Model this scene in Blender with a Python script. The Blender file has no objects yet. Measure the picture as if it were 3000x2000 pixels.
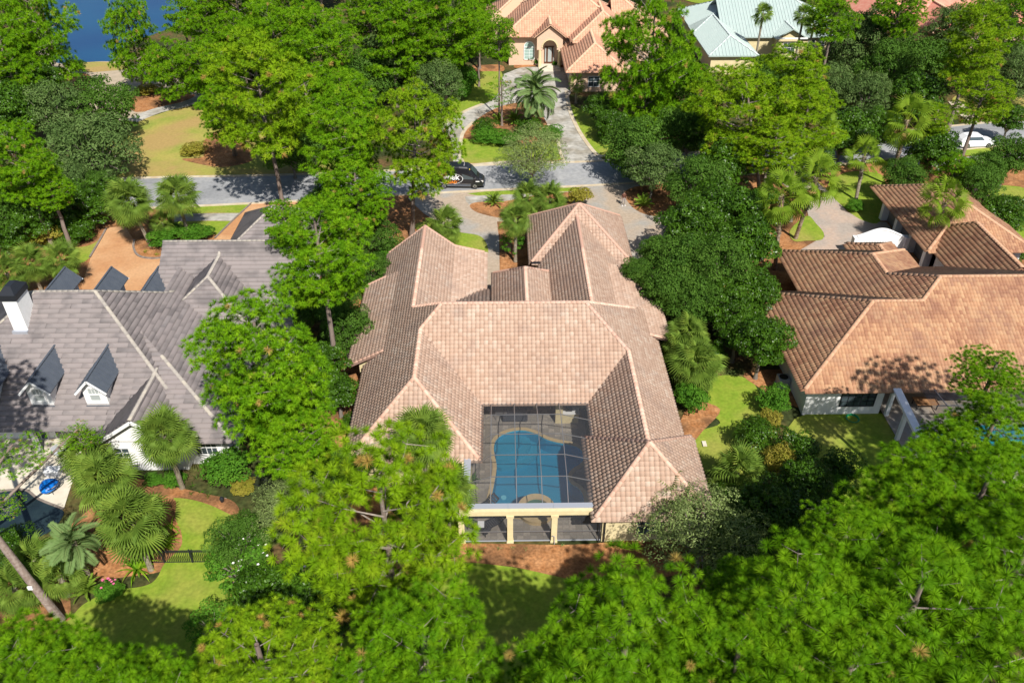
import bpy, bmesh, math, random
import numpy as np
from mathutils import Vector, Matrix
from mathutils.geometry import tessellate_polygon
R_ = random.Random(11)
NP = np.random.RandomState(7)
SC = bpy.context.scene
COL = SC.collection

# ---------------------------------------------------------------- camera
F_PX, CAM_H = 2421.7, 43.0
_p, _y, _r = math.radians(35.708), math.radians(0.934), math.radians(0.041)
FW = Vector((math.sin(_y)*math.cos(_p), math.cos(_y)*math.cos(_p), -math.sin(_p)))
_rt = Vector((math.cos(_y), -math.sin(_y), 0)); _up = _rt.cross(FW)
RT = math.cos(_r)*_rt + math.sin(_r)*_up
UP = -math.sin(_r)*_rt + math.cos(_r)*_up
cam = bpy.data.cameras.new('camera'); co = bpy.data.objects.new('camera', cam); COL.objects.link(co)
cam.sensor_width = 36; cam.lens = F_PX/3000*36; cam.clip_end = 3000; cam.clip_start = 1
co.matrix_world = Matrix(((RT.x, UP.x, -FW.x, 0), (RT.y, UP.y, -FW.y, 0), (RT.z, UP.z, -FW.z, CAM_H), (0, 0, 0, 1)))
SC.camera = co

# ---------------------------------------------------------------- light
SUN_AZ, SUN_EL = math.radians(158), math.radians(48)
w = bpy.data.worlds.new('World'); SC.world = w; w.use_nodes = True
nt = w.node_tree; bg = nt.nodes['Background']; sky = nt.nodes.new('ShaderNodeTexSky')
sky.sky_type = 'NISHITA'; sky.sun_disc = False; sky.sun_elevation = SUN_EL; sky.sun_rotation = SUN_AZ
nt.links.new(sky.outputs[0], bg.inputs[0]); bg.inputs[1].default_value = 0.072
sl = bpy.data.lights.new('sun', 'SUN'); sl.energy = 4.9; sl.angle = math.radians(0.5); sl.color = (1, 0.955, 0.88)
so = bpy.data.objects.new('sun', sl); COL.objects.link(so)
sd = Vector((math.sin(SUN_AZ)*math.cos(SUN_EL), math.cos(SUN_AZ)*math.cos(SUN_EL), math.sin(SUN_EL)))
so.rotation_euler = sd.to_track_quat('Z', 'Y').to_euler(); so.location = (20, -20, 60)
SC.view_settings.view_transform = 'Standard'; SC.view_settings.look = 'None'
SC.view_settings.gamma = 1; SC.view_settings.exposure = 0.52; SC.view_settings.use_curve_mapping = False
SC.cycles.max_bounces = 8; SC.cycles.transparent_max_bounces = 12; SC.cycles.diffuse_bounces = 3
SC.cycles.use_denoising = True

# ---------------------------------------------------------------- helpers
def P(x, y, z=0.0):
    """point of the place at height z that the photograph shows at pixel x, y"""
    d = FW + (x-1500)/F_PX*RT - (y-1000)/F_PX*UP
    t = (z-CAM_H)/d.z
    return Vector((t*d.x, t*d.y, z))
def mpp(p):
    return (Vector(p)-Vector((0, 0, CAM_H))).dot(FW)/F_PX
def tag(o, label=None, cat=None, group=None, kind=None):
    if label: o['label'] = label
    if cat: o['category'] = cat
    if group: o['group'] = group
    if kind: o['kind'] = kind
    return o
def link(o, parent=None):
    COL.objects.link(o)
    if parent is not None: o.parent = parent
    return o
def obj(name, me, parent=None, loc=None, rot=None, scale=None):
    o = bpy.data.objects.new(name, me); link(o, parent)
    if loc is not None: o.location = loc
    if rot is not None: o.rotation_euler = rot
    if scale is not None: o.scale = scale
    return o
def empty(name, loc, label, cat, group=None, rot=0):
    o = bpy.data.objects.new(name, None); link(o); o.location = loc; o.rotation_euler = (0, 0, rot)
    o.empty_display_size = 0.3
    return tag(o, label, cat, group)

def mat(name, c1, c2=None, scale=1.0, rough=0.7, bump=0.0, bscale=20.0, detail=5, c3=None, s3=0.2, metal=0.0,
        spec=0.3, tint=None, transl=0.0, thr=(0.35, 0.65), coord='Object', t3=(0.45, 0.6), fine=None):
    m = bpy.data.materials.new(name); m.use_nodes = True
    N = m.node_tree.nodes; L = m.node_tree.links; b = N['Principled BSDF']
    b.inputs['Roughness'].default_value = rough; b.inputs['Metallic'].default_value = metal
    b.inputs['Specular IOR Level'].default_value = spec
    tc = N.new('ShaderNodeTexCoord'); src = tc.outputs[coord]
    def noise(s, d=detail):
        n = N.new('ShaderNodeTexNoise'); n.inputs['Scale'].default_value = s; n.inputs['Detail'].default_value = d
        L.new(src, n.inputs['Vector']); return n.outputs['Fac']
    def mix(f, a, bb, mode='MIX'):
        x = N.new('ShaderNodeMix'); x.data_type = 'RGBA'; x.blend_type = mode
        if isinstance(f, float): x.inputs[0].default_value = f
        else: L.new(f, x.inputs[0])
        for i, v in ((6, a), (7, bb)):
            if isinstance(v, tuple): x.inputs[i].default_value = (*v, 1)
            else: L.new(v, x.inputs[i])
        return x.outputs[2]
    def rng(v, lo, hi):
        x = N.new('ShaderNodeMapRange'); x.inputs['From Min'].default_value = lo; x.inputs['From Max'].default_value = hi
        L.new(v, x.inputs['Value']); return x.outputs[0]
    col = c1
    if c2: col = mix(rng(noise(scale), *thr), c1, c2)
    if c3: col = mix(rng(noise(s3, 3), *t3), col, c3)
    if fine: col = mix(fine[1], col, mix(rng(noise(fine[0], 3), .3, .7), (.35, .35, .35), (1.6, 1.6, 1.6)), 'MULTIPLY')
    if tint:
        a = N.new('ShaderNodeAttribute'); a.attribute_name = 'tint'
        col = mix(a.outputs['Fac'], col, tint) if not isinstance(tint, list) else None or col
        if isinstance(tint, list):
            r = N.new('ShaderNodeValToRGB'); r.color_ramp.interpolation = 'LINEAR'
            e = r.color_ramp.elements
            while len(e) < len(tint): e.new(0.5)
            for i, c in enumerate(tint): e[i].position = i/(len(tint)-1); e[i].color = (*c, 1)
            L.new(a.outputs['Fac'], r.inputs[0])
            col = r.outputs[0]
            if c2:
                col = mix(rng(noise(scale), *thr), col, mix(0.6, col, c2))
    if isinstance(col, tuple): b.inputs['Base Color'].default_value = (*col, 1)
    else: L.new(col, b.inputs['Base Color'])
    if bump:
        bn = N.new('ShaderNodeBump'); bn.inputs['Strength'].default_value = bump; bn.inputs['Distance'].default_value = 0.05
        L.new(noise(bscale, 6), bn.inputs['Height']); L.new(bn.outputs[0], b.inputs['Normal'])
    if transl:
        t = N.new('ShaderNodeBsdfTranslucent'); ms = N.new('ShaderNodeMixShader'); ms.inputs[0].default_value = transl
        if isinstance(col, tuple): t.inputs[0].default_value = (*col, 1)
        else:
            g = mix(1.0, col, (1.25, 1.2, 0.55), 'MULTIPLY'); L.new(g, t.inputs[0])
        L.new(b.outputs[0], ms.inputs[1]); L.new(t.outputs[0], ms.inputs[2])
        L.new(ms.outputs[0], N['Material Output'].inputs[0])
    return m

# --- the palette (real-world base colours, save the shade-toned patio pool)
MT = {}
MT['mulch'] = mat('mulch', (.30, .13, .05), (.40, .20, .09), 1.6, .9, .5, 14, c3=(.17, .085, .04), s3=.35, spec=.1, fine=(5.5, .5))
MT['forest'] = mat('forest_floor', (.13, .075, .035), (.06, .085, .02), .5, .95, .6, 9, c3=(.035, .045, .015), s3=.15, spec=.1, fine=(3, .7))
MT['grass'] = mat('lawn', (.16, .25, .022), (.23, .29, .035), 1.2, .9, .6, 30, c3=(.28, .27, .06), s3=.16, spec=.1, t3=(.48, .7), fine=(4.5, .25))
MT['dry'] = mat('dry_meadow', (.33, .29, .075), (.23, .26, .05), .30, .9, .4, 12, c3=(.34, .24, .09), s3=.12, spec=.1, fine=(3, .18))
MT['asphalt'] = mat('asphalt', (.27, .275, .285), (.33, .33, .33), .5, .85, .15, 40, c3=(.23, .235, .245), s3=.15, spec=.2, fine=(2.2, .2))
MT['concrete'] = mat('concrete', (.42, .40, .36), (.34, .325, .29), .5, .8, .1, 20, c3=(.27, .245, .20), s3=.3, spec=.2, fine=(1.6, .35))
MT['kerb'] = mat('kerb', (.52, .46, .35), (.45, .36, .24), 1.0, .8, spec=.2)
MT['paver_tan'] = mat('paver_tan', (.40, .32, .245), (.34, .27, .20), 2.5, .85, .2, 30, c3=(.31, .29, .26), s3=.2, spec=.2, fine=(4, .18))
MT['paver_orange'] = mat('paver_orange', (.46, .24, .11), (.40, .20, .095), 2.0, .85, .2, 25, c3=(.50, .29, .15), s3=.2, spec=.2, fine=(4, .18))
MT['paver_pink'] = mat('paver_pink', (.44, .33, .26), (.38, .30, .25), 2.0, .85, .2, 30, c3=(.34, .29, .25), s3=.3, spec=.2, fine=(4, .18))
MT['edge_dark'] = mat('edge_stone', (.16, .13, .11), (.24, .2, .17), 3, .9)
MT['path'] = mat('sand_path', (.42, .34, .25), (.34, .28, .2), 1, .9, .2, 14)
MT['lake'] = mat('lake_water', (.001, .04, .13), (.002, .06, .15), .05, .3, .12, 1.2, spec=.25)
MT['deckpaver'] = mat('deck_paver', (.3, .26, .22), (.2, .18, .155), 3, .85, .1, 20, tint=[(.26, .23, .19), (.34, .3, .25), (.29, .25, .21), (.4, .35, .29)])
MT['cream_deck'] = mat('cream_patio', (.60, .55, .45), (.54, .48, .38), 1.5, .8)
MT['coping'] = mat('coping', (.50, .38, .20), (.44, .33, .18), 3, .75)
MT['plaster'] = mat('pool_plaster', (.05, .36, .50), (.06, .39, .52), 1, .8)
MT['plaster_light'] = mat('pool_step_plaster', (.10, .40, .50), None, rough=.8)
MT['shade_toned_pool'] = mat('shade_toned_pool_water', (.012, .022, .028), (.02, .035, .04), 1, .12, spec=.5)  # shade lying on the left patio pool is painted into this dark colour
MT['cream'] = mat('cream_stucco', (.66, .56, .33), (.60, .50, .29), 3, .9, .1, 40)
MT['white'] = mat('white_paint', (.80, .80, .79), (.74, .74, .73), 3, .7)
MT['pinkstucco'] = mat('peach_stucco', (.66, .46, .33), (.6, .42, .3), 3, .9)
MT['gutter'] = mat('gutter_metal', (.40, .42, .47), None, rough=.4, metal=.3)
MT['barmetal'] = mat('bronze_aluminium', (.24, .235, .235), None, rough=.35, metal=.5)
MT['darkmetal'] = mat('dark_metal', (.03, .033, .04), None, rough=.45, metal=.4)
MT['slate'] = mat('dormer_metal', (.085, .10, .125), (.10, .115, .14), 2, .5, metal=.2)
MT['glass'] = mat('window_glass', (.05, .07, .08), None, rough=.08, spec=.8)
MT['blind'] = mat('window_blind', (.35, .38, .37), None, rough=.3)
MT['fascia'] = mat('fascia', (.20, .13, .10), None, rough=.7)
MT['graywall'] = mat('grey_wall', (.42, .43, .46), None, rough=.8)
MT['tileA'] = mat('tile_blush', (.4, .3, .25), (.26, .19, .16), .55, .8, .1, 30,
                  tint=[(.345, .23, .17), (.385, .262, .195), (.41, .285, .215), (.43, .31, .238), (.475, .375, .30)], thr=(.52, .78))
MT['tileB'] = mat('tile_terracotta', (.4, .3, .25), (.20, .10, .07), .45, .8, .1, 30,
                  tint=[(.27, .13, .075), (.33, .17, .095), (.38, .205, .115), (.42, .25, .14), (.31, .165, .10)], thr=(.45, .75))
MT['tileC'] = mat('tile_grey', (.4, .3, .25), (.085, .078, .08), .7, .75, .1, 20,
                  tint=[(.205, .18, .176), (.218, .19, .185), (.232, .2, .195), (.215, .192, .19)], thr=(.44, .64))
MT['tileD'] = mat('tile_peach', (.4, .3, .25), (.36, .2, .14), .4, .8, .1, 30,
                  tint=[(.48, .24, .15), (.55, .29, .19), (.60, .34, .22), (.52, .27, .18)], thr=(.5, .8))
MT['shA'] = mat('underlay_blush', (.30, .19, .15), None, rough=.8); MT['shB'] = mat('underlay_terracotta', (.25, .13, .08), None, rough=.8); MT['shC'] = mat('underlay_grey', (.17, .15, .15), None, rough=.8)
MT['ridgeA'] = mat('ridge_blush', (.55, .34, .25), (.5, .32, .25), 2, .8, tint=[(.5, .30, .22), (.60, .38, .28), (.66, .46, .36)])
MT['ridgeB'] = mat('ridge_terracotta', (.50, .31, .2), None, 2, .8, tint=[(.42, .23, .14), (.52, .31, .19), (.48, .28, .18)])
MT['ridgeC'] = mat('ridge_grey', (.36, .33, .30), (.45, .4, .33), 2, .8, tint=[(.24, .22, .205), (.29, .265, .245), (.37, .335, .28)])
MT['ridgeD'] = mat('ridge_peach', (.6, .4, .28), None, 2, .8, tint=[(.55, .34, .22), (.62, .42, .28), (.58, .38, .26)])
MT['greenroof'] = mat('seafoam_metal_roof', (.42, .50, .47), (.38, .47, .44), 1, .4, metal=.15, spec=.4)
MT['greenrib'] = mat('seafoam_rib', (.50, .57, .55), None, rough=.4, metal=.15)
MT['bark'] = mat('pine_bark', (.17, .125, .10), (.26, .21, .18), 6, .95, .6, 18, spec=.1)
MT['bark2'] = mat('grey_bark', (.22, .20, .17), (.15, .13, .11), 6, .95, .5, 18, spec=.1)
MT['limb'] = mat('pale_limb', (.26, .22, .19), (.17, .14, .12), 5, .9, spec=.1)
MT['palmbark'] = mat('palm_bark', (.30, .26, .2), (.18, .15, .11), 5, .95, .6, 12, spec=.1)
MT['washbark'] = mat('booted_palm_bark', (.36, .28, .2), (.12, .08, .05), 4, .95, .8, 8, spec=.1)
def leafmat(n, ramp, transl=.35, rough=.6, spec=.08):
    return mat(n, (.1, .1, .1), None, tint=ramp, rough=rough, transl=transl, spec=spec)
MT['pine'] = leafmat('pine_needles', [(.045, .13, .003), (.085, .21, .004), (.135, .29, .005), (.19, .34, .008), (.36, .24, .07)], .2)
MT['pineY'] = leafmat('pine_needles_yellow', [(.07, .155, .004), (.125, .24, .005), (.18, .31, .006), (.24, .35, .012), (.36, .23, .06)], .16)
MT['oak'] = leafmat('oak_leaves', [(.028, .075, .010), (.055, .125, .014), (.085, .175, .022), (.125, .21, .035)], .25)
MT['greyoak'] = leafmat('grey_green_leaves', [(.045, .09, .022), (.08, .14, .035), (.125, .195, .055), (.17, .23, .08)], .22)
MT['magn'] = leafmat('glossy_leaves', [(.016, .048, .003), (.036, .09, .005), (.06, .14, .008), (.10, .20, .018)], .15, .36, .22)
MT['olive'] = leafmat('olive_leaves', [(.11, .16, .05), (.165, .225, .065), (.23, .30, .10), (.30, .36, .15)], .22)
MT['shrubG'] = leafmat('shrub_leaves', [(.03, .10, .010), (.06, .17, .012), (.10, .24, .02), (.15, .28, .03)], .25)
MT['shrubY'] = leafmat('yellow_shrub_leaves', [(.17, .19, .02), (.26, .25, .03), (.32, .27, .05), (.22, .22, .03)], .3)
MT['sabal'] = leafmat('fan_fronds', [(.06, .11, .016), (.105, .18, .024), (.165, .25, .035), (.26, .30, .04)], .25)
MT['wash'] = leafmat('bright_fan_fronds', [(.10, .20, .015), (.17, .28, .02), (.24, .34, .03), (.30, .33, .05)], .4)
MT['pindo'] = leafmat('blue_green_fronds', [(.09, .16, .045), (.13, .215, .065), (.18, .27, .095), (.25, .3, .09)], .3)
MT['sago'] = leafmat('cycad_fronds', [(.07, .15, .012), (.12, .22, .02), (.18, .27, .03), (.24, .28, .05)], .25)
MT['strap'] = leafmat('strap_leaves', [(.08, .2, .01), (.15, .32, .012), (.22, .36, .02), (.3, .32, .03)], .4)
MT['deadfrond'] = mat('dry_fronds', (.42, .25, .10), None, rough=.9, transl=.2)

# --- meshes from arrays
def mesh_from(name, V, Fq, m, tint=None, smooth=False):
    """V (n,3); Fq list of arrays of faces, each (k,3) or (k,4)"""
    me = bpy.data.meshes.new(name)
    V = np.asarray(V, np.float32)
    if not isinstance(Fq, list): Fq = [Fq]
    Fq = [np.asarray(f, np.int32) for f in Fq if len(f)]
    nl = sum(f.size for f in Fq); nf = sum(len(f) for f in Fq)
    me.vertices.add(len(V)); me.vertices.foreach_set('co', V.ravel())
    me.loops.add(nl); me.loops.foreach_set('vertex_index', np.concatenate([f.ravel() for f in Fq]))
    tot = np.concatenate([np.full(len(f), f.shape[1], np.int32) for f in Fq])
    st = np.concatenate([[0], np.cumsum(tot)[:-1]]).astype(np.int32)
    me.polygons.add(nf); me.polygons.foreach_set('loop_start', st)
    if smooth: me.polygons.foreach_set('use_smooth', np.ones(nf, bool))
    me.update(calc_edges=True)
    if tint is not None:
        a = me.attributes.new('tint', 'FLOAT', 'FACE'); a.data.foreach_set('value', np.asarray(tint, np.float32))
    for mm in (m if isinstance(m, list) else [m]): me.materials.append(mm)
    return me
class B:
    """collects boxes, prisms, tubes into one mesh"""
    def __init__(s): s.v = []; s.f = []
    def quad(s, *p):
        n = len(s.v); s.v += [tuple(q) for q in p]; s.f.append(tuple(range(n, n+len(p)))); return s
    def box(s, x0, x1, y0, y1, z0, z1, M=None):
        n = len(s.v); c = [(x0, y0, z0), (x1, y0, z0), (x1, y1, z0), (x0, y1, z0), (x0, y0, z1), (x1, y0, z1), (x1, y1, z1), (x0, y1, z1)]
        if M is not None: c = [tuple(M @ Vector(q)) for q in c]
        s.v += c
        s.f += [tuple(n+i for i in t) for t in ((3, 2, 1, 0), (4, 5, 6, 7), (0, 1, 5, 4), (1, 2, 6, 5), (2, 3, 7, 6), (3, 0, 4, 7))]; return s
    def bar(s, a, b, w, h=None, up=(0, 0, 1)):
        a = Vector(a); b = Vector(b); h = h or w; d = (b-a).normalized(); u = Vector(up)
        x = d.cross(u); x = x.normalized() if x.length > 1e-4 else Vector((1, 0, 0)); u = x.cross(d)
        n = len(s.v)
        for q in (a, b):
            for i, j in ((-1, -1), (1, -1), (1, 1), (-1, 1)): s.v.append(tuple(q+x*i*w/2+u*j*h/2))
        s.f += [tuple(n+i for i in t) for t in ((3, 2, 1, 0), (4, 5, 6, 7), (0, 1, 5, 4), (1, 2, 6, 5), (2, 3, 7, 6), (3, 0, 4, 7))]; return s
    def tube(s, pts, rad, k=6, cap=True):
        pts = [Vector(q) for q in pts]; rings = []
        for i, q in enumerate(pts):
            d = (pts[min(i+1, len(pts)-1)]-pts[max(i-1, 0)]).normalized()
            x = d.cross(Vector((0.03, 0.05, 1))); x = x.normalized() if x.length > 1e-3 else Vector((1, 0, 0)); y = d.cross(x)
            r = rad[i] if hasattr(rad, '__len__') else rad; n = len(s.v)
            for j in range(k):
                t = 2*math.pi*j/k; s.v.append(tuple(q+x*r*math.cos(t)+y*r*math.sin(t)))
            rings.append(n)
        for a, b in zip(rings, rings[1:]):
            for j in range(k): s.f.append((a+j, a+(j+1) % k, b+(j+1) % k, b+j))
        if cap:
            s.f.append(tuple(rings[0]+j for j in range(k-1, -1, -1))); s.f.append(tuple(rings[-1]+j for j in range(k)))
        return s
    def prism(s, poly, z0, z1):
        n = len(s.v); k = len(poly)
        s.v += [(p[0], p[1], z0) for p in poly]+[(p[0], p[1], z1) for p in poly]
        s.f.append(tuple(range(n+k-1, n-1, -1))); s.f.append(tuple(range(n+k, n+2*k)))
        for i in range(k): j = (i+1) % k; s.f.append((n+i, n+j, n+k+j, n+k+i))
        return s
    def mesh(s, name, m, smooth=False):
        me = bpy.data.meshes.new(name); me.from_pydata(s.v, [], s.f); me.update()
        bm = bmesh.new(); bm.from_mesh(me); bmesh.ops.recalc_face_normals(bm, faces=bm.faces); bm.to_mesh(me); bm.free()
        if smooth: me.polygons.foreach_set('use_smooth', [True]*len(me.polygons))
        me.materials.append(MT[m] if isinstance(m, str) else m); return me
    def obj(s, name, m, parent=None, smooth=False, loc=None, rot=None):
        return obj(name, s.mesh(name, m, smooth), parent, loc, rot)
def smooth_closed(pts, n=4):
    out = []; k = len(pts)
    for i in range(k):
        p0, p1, p2, p3 = [Vector(pts[(i+j-1) % k]) for j in range(4)]
        for t in np.linspace(0, 1, n, endpoint=False):
            out.append(0.5*((2*p1)+(p2-p0)*t+(2*p0-5*p1+4*p2-p3)*t*t+(3*p1-p0-3*p2+p3)*t**3))
    return out
def smooth_open(pts, n=5):
    q = [pts[0]]+list(pts)+[pts[-1]]; out = []
    for i in range(len(pts)-1):
        p0, p1, p2, p3 = [Vector(q[i+j]) for j in range(4)]
        for t in np.linspace(0, 1, n, endpoint=False):
            out.append(0.5*((2*p1)+(p2-p0)*t+(2*p0-5*p1+4*p2-p3)*t*t+(3*p1-p0-3*p2+p3)*t**3))
    return out+[Vector(pts[-1])]
def sheet(name, loops, z, m, thick=0.0):
    loops = [[Vector((p[0], p[1], 0)) for p in l] for l in loops]
    tris = tessellate_polygon(loops); vs = [(p.x, p.y, z) for l in loops for p in l]
    fs = [tuple(t) for t in tris]
    me = bpy.data.meshes.new(name); me.from_pydata(vs, [], fs); me.update()
    bm = bmesh.new(); bm.from_mesh(me)
    for f in bm.faces:
        if f.normal.z < 0: f.normal_flip()
    if thick:
        bmesh.ops.recalc_face_normals(bm, faces=bm.faces)
        ed = [e for e in bm.edges if e.is_boundary]
        r = bmesh.ops.extrude_edge_only(bm, edges=ed)
        for v in r['geom']:
            if isinstance(v, bmesh.types.BMVert): v.co.z = z-thick
    bm.to_mesh(me); bm.free(); me.materials.append(MT[m]); return me
GZ = [.004]
def ground(name, px, z, m, smooth=True, conv=None, thick=0):
    GZ[0] += .0015; z = GZ[0]
    pts = [P(*(conv(*q) if conv else q)) for q in px]
    if smooth: pts = smooth_closed(pts)
    return tag(obj(name, sheet(name, [pts], z, m, thick)), kind='structure')
def strip(name, px, width, z0, z1, m, conv=None):
    z1 = z1+GZ[0]
    pts = smooth_open([P(*(conv(*q) if conv else q)) for q in px])
    b = B(); n = len(pts); L = []; Rr = []
    for i, q in enumerate(pts):
        d = (pts[min(i+1, n-1)]-pts[max(i-1, 0)]).normalized(); s = Vector((-d.y, d.x, 0))*width/2
        L.append(q+s); Rr.append(q-s)
    for i in range(n-1):
        a, c, d, e = L[i], L[i+1], Rr[i+1], Rr[i]
        b.quad((*a.xy, z1), (*c.xy, z1), (*d.xy, z1), (*e.xy, z1))
        b.quad((*a.xy, z0), (*c.xy, z0), (*c.xy, z1), (*a.xy, z1)); b.quad((*e.xy, z0), (*d.xy, z0), (*d.xy, z1), (*e.xy, z1))
    return tag(b.obj(name, m), kind='structure')

# ================================================================ GROUND
c1 = lambda x, y: (x/2.6133, y/2.6133)              # crops of the photograph the outlines were read from
c2 = lambda x, y: (1200+x/2.6133, y/2.6133)
c3 = lambda x, y: (2100+x/2.6133, 450+y/2.6133)
c4 = lambda x, y: (x/2.6133, 1450+y/2.6133)
c5 = lambda x, y: (x/2.352, 500+y/2.352)
c6 = lambda x, y: (1300+x/3.337, 1130+y/3.337)
c7 = lambda x, y: (x/3.733, 1200+y/3.733)
DK = (-2.62, 6.5, 37.0, 50.4)                       # screened deck
pool_px = [(452, 1165), (487, 990), (518, 800), (500, 690), (490, 600), (520, 520), (600, 465), (700, 437), (800, 437), (900, 468), (1000, 520), (1110, 552), (1220, 572),
           (1325, 610), (1375, 690), (1340, 760), (1255, 815), (1215, 880), (1240, 950), (1320, 1000), (1365, 1080), (1345, 1180), (1100, 1260), (880, 1275), (650, 1260), (500, 1230)]
pool_pts = smooth_closed([P(*c6(*q)) for q in pool_px], 3)
hole = [(DK[0]+.1, DK[2]+.1, 0), (DK[1]-.1, DK[2]+.1, 0), (DK[1]-.1, DK[3]-.1, 0), (DK[0]+.1, DK[3]-.1, 0)]
far = [(-700, -150, 0), (900, -150, 0), (900, 1500, 0), (-700, 1500, 0)]
tag(obj('ground', sheet('ground', [far, hole], 0, 'forest')), kind='structure')
tag(obj('lake', sheet('lake', [smooth_closed([P(*c1(*q)) for q in [(300, -330), (330, 60), (400, 250), (430, 480), (620, 476), (840, 470), (1000, 330), (1330, 200), (1500, 40), (1560, -150), (1500, -400), (900, -520)]])], .004, 'lake')), kind='structure')
ground('lake_shore', [(-100, 560), (350, 380), (430, 482), (640, 478), (840, 472), (1150, 500), (1500, 700), (1480, 790), (1040, 900), (560, 960), (300, 800)], .008, 'path', conv=c1)
ground('shore_lawn', [(620, 484), (840, 478), (1000, 520), (830, 545), (640, 550)], .012, 'dry', conv=c1)
ground('mulch_bank', [(380, 620), (600, 560), (700, 600), (620, 720), (480, 700)], .012, 'mulch', conv=c1)
ground('meadow_verge', [(950, 720), (1190, 690), (1480, 720), (1400, 780), (1040, 860)], .012, 'mulch', conv=c1)
ground('meadow', [(1050, 935), (1200, 880), (1480, 810), (1700, 950), (2300, 1100), (2600, 1200), (2500, 1330), (1850, 1352), (1080, 1372), (700, 1380), (700, 1200), (900, 1060)], .012, 'dry', conv=c1)
ground('pine_straw_bed', [(1560, 1080), (1700, 1000), (1900, 1130), (1930, 1230), (1700, 1280), (1450, 1240), (1400, 1215), (1560, 1200)], .016, 'mulch', conv=c1)
strip('lake_path', [(1000, 930), (1200, 850), (1380, 808), (1500, 770), (1600, 700)], 2.2, .01, .03, 'concrete', conv=c1)
# road
ground('street_side_bed', [(-250, 655), (0, 640), (590, 606), (1290, 567), (1720, 546), (2250, 508), (3300, 407), (3400, 700), (2700, 900), (1900, 900), (1000, 900), (-300, 900)], .004, 'mulch', smooth=False)
near = [(-250, 655), (0, 632), (300, 616), (590, 604), (870, 590), (1290, 566), (1500, 555), (1720, 545), (2000, 527), (2250, 506), (2450, 484), (2650, 461), (2860, 436), (3000, 425), (3300, 405)]
farr = [(-250, 548), (0, 540), (420, 522), (730, 516), (900, 511), (1200, 498), (1372, 487), (1560, 479), (1760, 472), (2100, 442), (2400, 412), (2650, 385), (2850, 364), (3000, 352), (3300, 330)]
mulch_band = [(q[0], q[1]-30) for q in farr[4:]][::-1]
rp = smooth_open([P(*q) for q in near])+smooth_open([P(*q) for q in farr])[::-1]
GZ[0] += .0015; tag(obj('street', sheet('street', [rp], GZ[0], 'asphalt')), kind='structure')
strip('kerb', near, .35, 0, .10, 'kerb'); strip('kerb', farr, .35, 0, .10, 'kerb')
# verge by the left house
ground('verge_lawn', [(1290, 250), (1400, 240), (1560, 236), (1735, 232), (1700, 292), (1440, 292), (1290, 300)], .012, 'grass', smooth=False, conv=c5)
ground('sidewalk', [(1200, 300), (1440, 294), (1695, 293), (1605, 347), (1430, 345), (1200, 352)], .02, 'concrete', smooth=False, conv=c5, thick=.02)
ground('front_lawn', [(1200, 352), (1430, 347), (1605, 348), (1495, 440), (1350, 455), (1200, 450)], .012, 'grass', smooth=False, conv=c5)
ground('brick_drive', [(720, 395), (860, 385), (925, 480), (925, 535), (960, 590), (1050, 607), (1220, 592), (1480, 470), (1730, 228), (2080, 212), (1960, 262), (1890, 500), (1500, 900), (620, 960), (560, 800), (625, 600), (690, 480)], .016, 'paver_orange', smooth=False, conv=c5)
ground('planted_island', [(925, 485), (985, 430), (1150, 440), (1330, 440), (1480, 470), (1220, 592), (1050, 600), (965, 583), (930, 535)], .03, 'mulch', conv=c5)
strip('stone_edging', [(925, 480), (922, 535), (955, 588), (1050, 607), (1215, 592)], .22, 0, .1, 'edge_dark', conv=c5)
strip('stone_edging', [(735, 400), (690, 480), (620, 600)], .2, 0, .1, 'edge_dark', conv=c5)
strip('stone_edging', [(1480, 470), (1600, 350), (1735, 225)], .18, 0, .1, 'edge_dark', conv=c5)
ground('side_lawn', [(470, 545), (600, 520), (665, 490), (690, 470), (620, 600), (520, 640)], .012, 'grass', conv=c5)
ground('verge_lawn', [(1985, 262), (2060, 225), (2150, 225), (2120, 280), (2000, 300)], .012, 'grass', conv=c5)
# circular drive of the peach house
ground('concrete_drive', [(230, 975), (300, 925), (440, 848), (560, 800), (680, 700), (720, 570), (860, 515), (1250, 515), (1245, 690), (1205, 770), (1235, 880), (1310, 1030), (1425, 1180), (1490, 1232), (1180, 1240), (700, 1262), (440, 1270), (335, 1262), (330, 1110)], .016, 'concrete', smooth=False, conv=c2)
ground('planted_island', [(430, 1010), (490, 935), (620, 850), (760, 800), (900, 790), (1010, 880), (1060, 960), (1120, 1050), (1145, 1150), (1170, 1225), (900, 1240), (450, 1254), (402, 1200), (400, 1060)], .028, 'mulch', conv=c2)
ground('island_lawn', [(410, 1064), (560, 1082), (720, 1092), (900, 1100), (1120, 1090), (1140, 1160), (1160, 1222), (900, 1236), (460, 1250), (408, 1200), (402, 1100)], .034, 'grass', conv=c2)
ground('front_lawn', [(255, 935), (300, 800), (400, 720), (480, 620), (540, 555), (700, 548), (690, 690), (610, 780), (440, 842)], .012, 'grass', conv=c2)
ground('front_lawn', [(1232, 800), (1290, 830), (1480, 900), (1560, 1050), (1540, 1190), (1428, 1178), (1312, 1030), (1240, 885)], .012, 'grass', conv=c2)
strip('drive_edging', [(1200, 700), (1215, 790), (1240, 885), (1312, 1030), (1428, 1182), (1500, 1195)], .55, 0, .05, 'kerb', conv=c2)
strip('drive_edging', [(245, 965), (300, 922), (440, 846), (560, 798)], .5, 0, .05, 'kerb', conv=c2)
strip('drive_edging', [(490, 935), (415, 1010), (390, 1100), (392, 1210), (450, 1262), (700, 1245), (900, 1238)], .5, 0, .05, 'kerb', conv=c2)
strip('drive_edging', [(1060, 955), (1125, 1050), (1150, 1160), (1178, 1232)], .4, 0, .05, 'kerb', conv=c2)
ground('front_bed', [(480, 505), (560, 500), (700, 500), (720, 545), (600, 548), (480, 545)], .02, 'mulch', conv=c2)
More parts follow.
